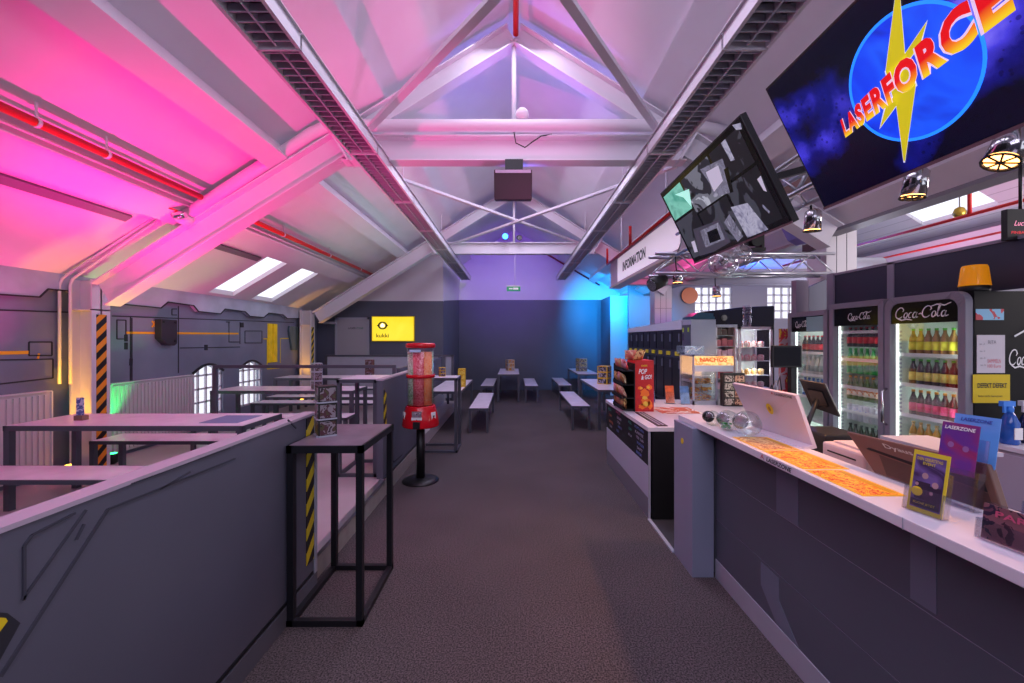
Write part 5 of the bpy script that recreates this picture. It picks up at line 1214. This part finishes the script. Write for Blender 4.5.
# lamps (par cans) hanging from the truss
def par(lab, c, d, r=.055, warm=True, L=.15):
    t = T('par_lamp', lab, 'spotlight', c); d = Vector(d).normalized(); c = Vector(c)
    MB().tube([c-d*L*.5, c-d*L*.35, c+d*L*.5], [r*.55, r*.95, r], 18, cap=True).build('lamp_can', t, CHROME)
    MB().tube([c+d*L*.5, c+d*(L*.5+.004)], r*.9, 18).build('lens', t, mat('warm_lens', 'ffb060', .4, emit=6))
    m = MB(); a = d.cross(Vector((0, 1, 0))).normalized() if abs(d.y) < .9 else Vector((1, 0, 0)); b_ = d.cross(a)
    for k in range(4): m.tube([c+d*(L*.5+.012)+(a*math.cos(PI*k/4)+b_*math.sin(PI*k/4))*r, c+d*(L*.5+.012)-(a*math.cos(PI*k/4)+b_*math.sin(PI*k/4))*r], .004, 6)
    m.tube([c+d*(L*.5+.01)+(a*math.cos(PI*k/8)+b_*math.sin(PI*k/8))*r for k in range(17)], .005, 6, cap=False)
    m.build('lens_grid', t, BLACK)
    MB().tube([c+(0*d), c+Vector((-.02, 0, .12)), (c.x-.03, c.y, 3.58 if c.y > 6 else max(c.z+.05, 2.72))], .008, 6).build('yoke', t, BLACK)
    return t
par('chrome can lamp glowing orange under the right edge of the big blue screen', (2.2, 1.80, 2.56), (-.5, .0, -1), .062)
par('chrome can lamp under the middle of the big blue screen', (2.2, 2.22, 2.56), (-.1, .1, -1), .055)
par('chrome can lamp between the two screens, below the rail', (2.2, 2.98, 2.58), (0, .1, -1), .055)
par('small chrome can lamp under the lattice truss before the right window', (3.05, 6.1, 2.42), (0, 0, -1), .06)
spotcan('moving_light', 'black spotlight aimed left below the end of the information sign', (1.82, 5.1, 2.42), .085, .24, (-1, -.4, -.5), BLACK, CHROME)
t = par('chrome can lamp at the left end of the lattice truss', (2.02, 5.0, 2.47), (0, 0, -1), .06)
t = T('glass_ball', 'large clear glass ball hanging below the second screen', 'glass ball', (2.12, 4.1, 2.33))
MB().sphere((2.12, 4.1, 2.48), .145, 24, 16).build('globe', t, glassy('globe_glass', (.9, .92, .95), .7, .05))
MB().tube([(2.12, 4.1, 2.62), (2.12, 4.1, 2.72)], .03, 10).build('globe_neck', t, CHROME)
MB().sphere((2.12, 4.1, 2.50), .045).build('reflector', t, CHROME)
t = T('glass_ball', 'smaller clear glass ball behind the large one', 'glass ball', (2.4, 4.3, 2.55))
MB().sphere((2.42, 4.3, 2.60), .10, 20, 12).build('globe', t, glassy('globe_glass', (1, 1, 1))); MB().tube([(2.42, 4.3, 2.69), (2.42, 4.3, 2.8)], .02, 8).build('globe_neck', t, CHROME)
t = T('moving_light', 'black moving-head light standing on the lattice truss', 'stage light', (2.95, 5.05, 2.78))
B(2.86, 3.08, 4.95, 5.15, 2.78, 2.82).build('light_base', t, BLACK); m = MB().box(2.86, 2.89, 4.98, 5.12, 2.82, 3.0).box(3.05, 3.08, 4.98, 5.12, 2.82, 3.0); m.build('yoke', t, BLACK)
MB().tube([(2.97, 4.93, 2.90), (2.97, 5.15, 2.95)], [.07, .08], 16).build('light_head', t, BLACK)
t = T('hex_speaker', 'violet angular speaker mounted beside the white pillar', 'speaker', (3.72, 5.0, 2.9))
q = [PY(a, b_, 4.9) for a, b_ in ((790, 225), (800, 212), (823, 212), (826, 216), (826, 238), (806, 243), (797, 238))]
MB().prism(q, (0, .17, 0)).build('speaker_body', t, mat('speaker_violet', '7a74b4', .5), .01)
q2 = [PY(a, b_, 4.895) for a, b_ in ((793, 225), (801, 215), (806, 215), (806, 236), (799, 235))]
MB().prism(q2, (0, .01, 0)).build('speaker_grille', t, mat('grille_blue', '3c4080', .6)); q2 = [PY(a, b_, 4.895) for a, b_ in ((811, 216), (823, 216), (823, 235), (811, 238))]
MB().prism(q2, (0, .01, 0)).build('speaker_grille', t, mat('grille_blue', ''))
MB().box(3.7, 3.74, 4.98, 5.2, 2.80, 2.9).build('mount', t, BLACK)
# red pipes and beams in the neighbouring hall
tag(MB().tube([(5.4, 1.0, 3.17), (5.4, 9.5, 3.17)], .02, 8).tube([(5.4, 4.8, 3.17), (5.4, 4.8, 4.0)], .02, 8).build('sprinkler_pipe', None, REDP), 'long thin red pipe with riser in the hall beyond the coolers', 'pipe')
tag(MB().tube([(8.2, 1.0, 3.5), (8.2, 10, 3.5)], .02, 8).build('sprinkler_pipe', None, REDP), 'second red pipe deeper in the hall beyond the coolers', 'pipe')
GB = mat('gutter_grey', '7c7880', .5)
tag(MB().box(3.82, 4.02, -2.9, 5.06, 2.98, 3.10).box(3.82, 4.02, 5.45, 12, 2.98, 3.1).build('valley_beam', None, GB), 'grey valley beam between the two roofs above the coolers', 'beam')
tag(B(9.4, 9.6, -2.9, 12, 3.62, 3.9).build('roof_beam', None, mat('beam_pinkish', 'd0b8c4', .5)), 'pale beam under the far roof slope of the neighbouring hall', 'beam')
tag(B(10.6, 10.8, -2.9, 12, 2.95, 3.2).build('roof_beam', None, mat('beam_pinkish', '')), 'low pale beam near the eaves of the neighbouring hall', 'beam')
for y in (7.6,): tag(MB().bar((4.0, y, 2.95), (11.7, y, 2.95), .1, .12).build('hall_tie', None, mat('beam_grey', '')), '%s grey tie beam across the neighbouring hall' % ('near' if y < 5 else 'far'), 'beam')
t = T('chain_lamp', 'small brass lamp on a chain in the neighbouring hall', 'lamp', (6.2, 5.45, 3.0))
q = PY(959.5, 213, 5.45); 
MB().lathe([(.05, -.06), (.07, 0), (.05, .06), (.02, .08)], q, 14).build('lamp_body', t, mat('brass', 'b89a40', .3, metal=.8)); MB().tube([Vector(q)+Vector((0, 0, .08)), Vector(q)+Vector((0, 0, 1.6))], .008, 6).build('chain', t, GB)
tag(MB().lathe([(.24, 0), (.24, .03)], (5.18, 11.93, 2.98), 28, 'y').build('wall_disc', None, mat('disc_orange', 'd87038', .4)), 'orange round disc on the far hall wall left of the window', 'wall ornament')
# ---------------------------------------------------------------- the two big screens
A0, A1 = Vector((1.26, 0, 2.955)), Vector((1.56, 0, 2.350))
Rs = Vector((0, -1, 0)); Us = (A0-A1).normalized(); Ns = Rs.cross(Us).normalized()
Hs = (A0-A1).length
def onscreen(px, py, off=0.0):
    d = Vector(((px-CX)/F, 1, (CY-py)/F)); o = Vector((0, 0, H)); pl = A0+Ns*off
    return o+d*((pl-o).dot(Ns)/d.dot(Ns))
def tvset(lab, ya, yb, disp):
    t = T('wall_display', lab, 'screen', ((A0.x+A1.x)/2+.1, (ya+yb)/2, 2.65)); c = (A0+A1)/2+Vector((0, (ya+yb)/2, 0)); w_ = abs(ya-yb)
    MB().obox(c-Ns*.022, Rs, Us, Ns, w_/2, Hs/2, .021).build('screen_case', t, BLACK, .004)
    d = MB().obox(c-Ns*.0, Rs, Us, Ns, w_/2-.012, Hs/2-.014, .0015).build('display', t, disp)
    MB().obox(c+Ns*.0-Us*(Hs/2-.006), Rs, Us, Ns, w_/2, .006, .003).build('bottom_trim', t, mat('trim_rose', '7a6068', .4))
    m = MB()
    for s in (-1, 1):
        p = c-Ns*.04+Rs*s*w_*.25; m.bar(p, Vector((2.0, p.y, 2.82)), .04, .04); m.obox(p, Rs, Us, Ns, .03, .25, .008)
    m.build('bracket', t, BLACK); return t, d
# blue space picture
SP = bpy.data.materials.new('space_picture'); SP.use_nodes = True; nt = SP.node_tree; b = nt.nodes['Principled BSDF']
tc = nt.nodes.new('ShaderNodeTexCoord'); n1 = nt.nodes.new('ShaderNodeTexNoise'); n1.inputs['Scale'].default_value = 2.2; n1.inputs['Detail'].default_value = 7
rp = nt.nodes.new('ShaderNodeValToRGB'); e = rp.color_ramp.elements; e[0].position = .42; e[0].color = srgb('03041c'); e[1].position = .50; e[1].color = srgb('0a1070')
x = e.new(.58); x.color = srgb('4038d0'); x = e.new(.66); x.color = srgb('7a6cf0')
n2 = nt.nodes.new('ShaderNodeTexVoronoi'); n2.inputs['Scale'].default_value = 34
r2 = nt.nodes.new('ShaderNodeValToRGB'); r2.color_ramp.interpolation = 'CONSTANT'; r2.color_ramp.elements[0].color = (.12, .12, .3, 1); r2.color_ramp.elements[1].position = .22; r2.color_ramp.elements[1].color = (1, 1, 1, 1)
mx = nt.nodes.new('ShaderNodeMix'); mx.data_type = 'RGBA'; mx.blend_type = 'MULTIPLY'; mx.inputs['Factor'].default_value = .7
nt.links.new(tc.outputs['Object'], n1.inputs['Vector']); nt.links.new(tc.outputs['Object'], n2.inputs['Vector']); sz = nt.nodes.new('ShaderNodeSeparateXYZ'); nt.links.new(tc.outputs['Object'], sz.inputs[0])
ya = nt.nodes.new('ShaderNodeMath'); ya.operation = 'MULTIPLY_ADD'; ya.inputs[1].default_value = .125; ya.inputs[2].default_value = -.025; nt.links.new(sz.outputs['Y'], ya.inputs[0])
za = nt.nodes.new('ShaderNodeMath'); za.operation = 'ADD'; nt.links.new(sz.outputs['Z'], za.inputs[0]); nt.links.new(ya.outputs[0], za.inputs[1])
ab = nt.nodes.new('ShaderNodeMath'); ab.operation = 'ABSOLUTE'; nt.links.new(za.outputs[0], ab.inputs[0])
fa = nt.nodes.new('ShaderNodeMath'); fa.operation = 'MULTIPLY_ADD'; fa.inputs[1].default_value = -.9; nt.links.new(ab.outputs[0], fa.inputs[0])
fb = nt.nodes.new('ShaderNodeMath'); fb.operation = 'ADD'; fb.inputs[1].default_value = .09; nt.links.new(n1.outputs['Fac'], fb.inputs[0]); nt.links.new(fb.outputs[0], fa.inputs[2])
nt.links.new(fa.outputs[0], rp.inputs['Fac']); nt.links.new(n2.outputs['Distance'], r2.inputs['Fac'])
nt.links.new(rp.outputs['Color'], mx.inputs['A']); nt.links.new(r2.outputs['Color'], mx.inputs['B'])
b.inputs['Base Color'].default_value = (0, 0, 0, 1); b.inputs['Roughness'].default_value = .2
nt.links.new(mx.outputs['Result'], b.inputs['Emission Color']); b.inputs['Emission Strength'].default_value = .9
t, d = tvset('big blue display reading LASERFORCE with yellow lightning bolt, nearest on the right', 2.035, .80, SP)
m = MB(); cc = onscreen(917, 62, .003)
# globe: ring and disc centred where the picture shows it
G0 = onscreen(843, 88, .003); G1 = onscreen(989, 44, .003); gr = abs(G0.y-G1.y)/2; gc = (G0+G1)/2
v = onscreen(905, 148, .003); up = (Vector(v)-gc).dot(Us); gc = gc+Us*0
bot = (Vector(onscreen(908, 147.5, .003))-A0).dot(Us); gcu = bot+gr
gcen = A0+Us*gcu+Ns*.003; gcen.y = (G0.y+G1.y)/2
hi = (Vector((0, 0, 0))); top_u = -.016
def clipu(p):
    u = (p-A0).dot(Us)
    return p-Us*(u-top_u) if u > top_u else p
m = MB().poly([clipu(gcen+Rs*gr*math.cos(k*PI/32)+Us*gr*math.sin(k*PI/32)) for k in range(64)])
m.build('globe_picture', d, pic('globe_blue', ['0820a8', '0a3cf0', '1858ff', '0c30d8'], 3.0, emit=.8, soft=True))
m = MB()
for k in range(64):
    a0_, a1_ = k*PI/32, (k+1)*PI/32
    f_ = lambda a, r: clipu(gcen+Ns*.0005+Rs*r*math.cos(a)+Us*r*math.sin(a))
    m.poly([f_(a0_, gr), f_(a1_, gr), f_(a1_, gr*.95), f_(a0_, gr*.95)])
m.build('globe_rim', d, mat('rim_blue', '1c7cff', .4, emit=1.0))
def sp(pts, name, m_, off):
    return MB().poly([clipu(onscreen(a, b_, off)) for a, b_ in pts]).build(name, d, m_)
BO = mat('bolt_outline', 'c8c8f0', .4, emit=.7); BY = mat('bolt_yellow', 'c8bc18', .4, emit=.6)
BOLT = [[(896, -10), (899.5, -10), (905, 56), (903, 77), (885.5, 72)], [(927, 21), (920, 45), (906, 64), (902, 58)], [(895, 96), (916, 84), (905, 161), (903.5, 161)], [(880, 128), (886, 106), (897, 92), (899, 102)], [(886, 72), (906, 54), (916, 85), (894, 102)]]
for P_ in BOLT:
    cx_ = sum(a for a, _ in P_)/len(P_); cy_ = sum(b_ for _, b_ in P_)/len(P_)
    Q_ = []
    for a, b_ in P_:
        l_ = math.hypot(a-cx_, b_-cy_); Q_.append((a+(a-cx_)/l_*1.6, b_+(b_-cy_)/l_*1.6))
    sp(Q_, 'bolt_outline', BO, .004); sp(P_, 'lightning_bolt', BY, .005)
LR = bpy.data.materials.new('letter_red_yellow'); LR.use_nodes = True; nt = LR.node_tree; b = nt.nodes['Principled BSDF']
uvn = nt.nodes.new('ShaderNodeUVMap'); sx = nt.nodes.new('ShaderNodeSeparateXYZ'); rp = nt.nodes.new('ShaderNodeValToRGB')
nt.links.new(uvn.outputs[0], sx.inputs[0]); nt.links.new(sx.outputs['Y'], rp.inputs['Fac'])
e = rp.color_ramp.elements; e[0].position = .02; e[0].color = srgb('e8c020'); e[1].position = .5; e[1].color = srgb('d80c14'); x = e.new(.25); x.color = srgb('e87818')
b.inputs['Base Color'].default_value = (0, 0, 0, 1); nt.links.new(rp.outputs['Color'], b.inputs['Emission Color']); b.inputs['Emission Strength'].default_value = .9
def homog(u, v):      # unit square -> picture quad of the word
    Pq = [(846, 136.5), (1010, 12), (997, -31), (841, 120.5)]
    (x0, y0), (x1, y1), (x2, y2), (x3, y3) = Pq
    dx1, dx2, dx3 = x1-x2, x3-x2, x0-x1+x2-x3; dy1, dy2, dy3 = y1-y2, y3-y2, y0-y1+y2-y3
    den = dx1*dy2-dx2*dy1; g = (dx3*dy2-dx2*dy3)/den; h = (dx1*dy3-dx3*dy1)/den
    a, b_, c, dd, e_, f_ = x1-x0+g*x1, x3-x0+h*x3, x0, y1-y0+g*y1, y3-y0+h*y3, y0
    w_ = g*u+h*v+1; return ((a*u+b_*v+c)/w_, (dd*u+e_*v+f_)/w_)
for bold, m_, off, nm in ((.09, mat('word_outline', 'd8c0e0', .4, emit=.7), .006, 'word_outline'), (.055, LR, .0075, 'screen_word')):
    vs, fs = text_raw('LASERFORCE', 0, bold, 1.18)
    ex = .012 if bold > .05 else 0; ey = .06 if bold > .05 else 0
    mb = MB(); uv0 = [(-ex+(1+2*ex)*a, -ey+(1+2*ey)*c) for a, c in vs]
    mb.v = [tuple(clipu(onscreen(*homog(*p), off))) for p in uv0]
    for f_ in fs: mb.face(f_)
    o = mb.build(nm, d, m_)
    if m_ is LR:
        uvl = o.data.uv_layers.new(name='UVMap')
        for lp in o.data.loops: uvl.data[lp.index].uv = uv0[lp.vertex_index] if len(o.data.vertices) == len(uv0) else (0, .5)
# CCTV picture
t, d = tvset('big display with grey surveillance camera views, farther on the right', 3.50, 2.265, mat('cctv_black', '0a0a0e', .2, emit=.5))
CG = pic('cctv_a', ['0c0c12', '24242e', '6a6a78', 'a8a8b8', '3a3a46'], 5, emit=.8); CG2 = pic('cctv_b', ['08080c', '18181f', '3c3c48', '14141a'], 4, emit=.8)
CTEAL = pic('cctv_teal', ['2c6a60', '7ac0b0', '489888'], 4, emit=.8, soft=True); CWH = mat('cctv_light', 'a8a4b8', .5, emit=.75)
def uvq(u, v, off=.004): return A0+Us*(-Hs*(1-v))+Rs*((u)*1.235)+Vector((0, 3.50, 0))+Ns*off
def cell(u0, u1, v0, v1, m_, nm='camera_view', off=.003): return MB().poly([uvq(u0, v0, off), uvq(u1, v0, off), uvq(u1, v1, off), uvq(u0, v1, off)]).build(nm, d, m_)
cell(.03, .30, .60, .93, CTEAL); cell(.32, .66, .52, .93, CG); cell(.68, .96, .60, .93, CG2); cell(.03, .32, .07, .57, CG2); cell(.34, .66, .07, .50, CG2); cell(.68, .96, .07, .57, CG2)
def pq(pts, m_, nm, off=.0045):
    return MB().poly([onscreen(650+a/3.593, 100+b_/3.593, off) for a, b_ in pts]).build(nm, d, m_)
G1_ = pic('cctv_mid', ['3c3a48', '7c7890', '5c586c', '9a96ac'], 14, emit=.8, soft=True); G2_ = pic('cctv_pale', ['6c6880', 'a8a4bc', '8884a0', '5c5870'], 12, emit=.8, soft=True); G3_ = mat('cctv_dim', '403e4c', .5, emit=.6)
pq([(90, 340), (140, 320), (150, 385), (120, 350)], mat('cctv_mint', 'a0e0d0', .5, emit=.8), 'camera_shape')
pq([(180, 250), (260, 210), (300, 330), (230, 350), (215, 300)], G1_, 'camera_shape'); pq([(200, 260), (245, 235), (262, 290), (230, 330)], CWH, 'camera_shape', .005)
pq([(290, 385), (350, 370), (425, 465), (350, 495)], G2_, 'camera_shape'); pq([(265, 440), (285, 410), (335, 490), (315, 510)], G1_, 'camera_shape', .005)
pq([(155, 465), (250, 430), (290, 510), (230, 545), (180, 560)], G3_, 'camera_shape'); pq([(180, 470), (245, 440), (270, 500), (200, 530)], G1_, 'camera_shape', .005); pq([(205, 475), (240, 460), (255, 500), (215, 515)], mat('cctv_black', ''), 'camera_shape', .0055)
pq([(255, 155), (270, 140), (305, 215), (290, 220)], G2_, 'camera_shape'); pq([(385, 285), (398, 272), (420, 330), (408, 325)], CWH, 'camera_shape', .005)
pq([(265, 250), (280, 240), (300, 330), (288, 335)], mat('cctv_black', ''), 'camera_shape', .0055); pq([(405, 375), (430, 400), (428, 408), (404, 384)], G2_, 'camera_shape', .005)
pq([(148, 510), (160, 505), (172, 545), (160, 548)], CWH, 'camera_shape', .005); pq([(295, 90), (325, 82), (330, 105), (310, 108)], G2_, 'camera_shape')
# ---------------------------------------------------------------- lights
PINK = 'ff0890'
light('pink_flood', 'SPOT', (-3.5, 3.15, 1.05), PINK, 460, (-2.95, 4.3, 3.7), .05, 95, .9)
light('pink_flood', 'SPOT', (-4.7, 4.1, 1.2), 'ff3c90', 60, (-4.2, 3.3, 2.8), .05, 130, .8)
light('pink_flood', 'SPOT', (-4.45, 5.2, .9), 'ff3c90', 70, (-3.9, 5.9, 3.3), .06, 110, .7)
light('yellow_up', 'SPOT', (-4.875, 4.46, .34), 'ffb428', 80, (-4.875, 4.64, 2.2), .03, 36, .5)
light('green_up', 'SPOT', (-4.86, 4.90, .34), '20ff70', 70, (-4.9, 4.95, 2.6), .03, 70, .5)
light('yellow_up', 'SPOT', (-4.875, 9.32, .34), 'ffb428', 60, (-4.875, 9.53, 2.2), .03, 34, .5)
light('violet_flood', 'SPOT', (-.2, 9.7, 4.1), '7a10e8', 250, (-.2, 13.8, 3.6), .05, 75, .9)
light('cyan_flood', 'SPOT', (2.2, 11.3, 3.3), '00a0ff', 520, (3.0, 13.2, 2.7), .05, 85, .8)
light('green_wash', 'SPOT', (-2.0, 7.1, 1.0), 'c4ffe6', 75, (-1.2, 7.4, 5), .3, 120, .9)
light('cyan_flood', 'SPOT', (3.1, 10.3, 3.0), '00a8ff', 320, (3.5, 12.3, 1.9), .05, 90, .7)
light('blue_violet_up', 'SPOT', (0, 4.95, 3.3), '8070ff', 60, (.3, 5.3, 5.3), .05, 110, .8)
light('violet_near', 'SPOT', (.4, 3.2, 2.6), 'ff78c8', 60, (-.3, 4.6, 4.6), .1, 90, .8)
light('blue_duct', 'POINT', (4.7, 7.6, 3.4), '2060ff', 60, size=.05)
light('pink_duct', 'POINT', (3.0, 8.2, 3.2), 'ff3090', 15, size=.05)
light('pink_hall', 'SPOT', (7.0, 9.5, 1.2), 'ff4080', 200, (9.6, 6.5, 3.8), .1, 90, .8)
for y in (1.8, 2.22, 2.98): light('par_beam', 'SPOT', (2.18, y, 2.46), 'ffb070', 34, (1.55, y, 1.0), .04, 80, .7)
light('par_beam', 'SPOT', (2.02, 5.0, 2.38), 'ffb888', 40, (1.7, 4.6, .9), .04, 80, .7)
light('par_beam', 'SPOT', (3.05, 6.1, 2.33), 'ffc090', 15, (3.05, 6.0, 1.0), .04, 80, .7)

def area(name, loc, sx, sy, c, power, to):
    o = light(name, 'AREA', loc, c, power, to, sx); o.data.shape = 'RECTANGLE'; o.data.size_y = sy; return o
area('back_fill', (0, -2.0, 3.6), 5, 1.5, 'e8e0ff', 90, (0, 4, 0))  # unseen fill light added behind the camera
area('ridge_fill', (0, 2.5, 5.0), 1.2, 4, 'ece4ff', 48, (0, 2.5, 0))  # soft fills added under the ridge, no fittings hang there
area('ridge_fill', (0, 7.0, 4.9), 1.2, 4, 'ece4ff', 85, (0, 7, 0))
area('ridge_fill', (0, 11.5, 4.9), 1.2, 3, 'd8d8ff', 18, (0, 11.5, 0))
light('hall_fill', 'POINT', (7.2, 3.0, 2.6), 'fff0f0', 330, size=.8)  # point fills added to brighten the hall in place of daylight
light('hall_fill', 'POINT', (7.0, 8.5, 2.4), 'e8e8ff', 160, size=.8)

GR = {'louvre_light': 'louvred light fittings in two rows', 'locker': 'two-door locker columns', 'crisp_bag': 'crisp bags on the snack counter', 'food_tub': 'food tubs in the white showcase', 'sweet_packet': 'packets on the shelf tower',
      'par_lamp': 'chrome can lamps', 'leaflet_holder': 'leaflet holders on the counter', 'menu_stand': 'menu stands on the tables', 'glass_jar': 'glass jars on the counter', 'printed_mat': 'food posters on the counter', 'tortilla_chips': 'tortilla chips in the heated cabinet', 'drinks_cooler': 'drinks coolers', 'brace_rod': 'roof brace rods', 'purlin': 'boxed roof beams', 'uplight': 'floor uplights at the columns', 'spray_bottle': 'spray bottles on the low cabinet'}
for o in list(col.objects):
    if o.parent is None and o.get('label') and not o.get('group'):
        g_ = GR.get(o.name.split('.')[0])
        if g_: o['group'] = g_
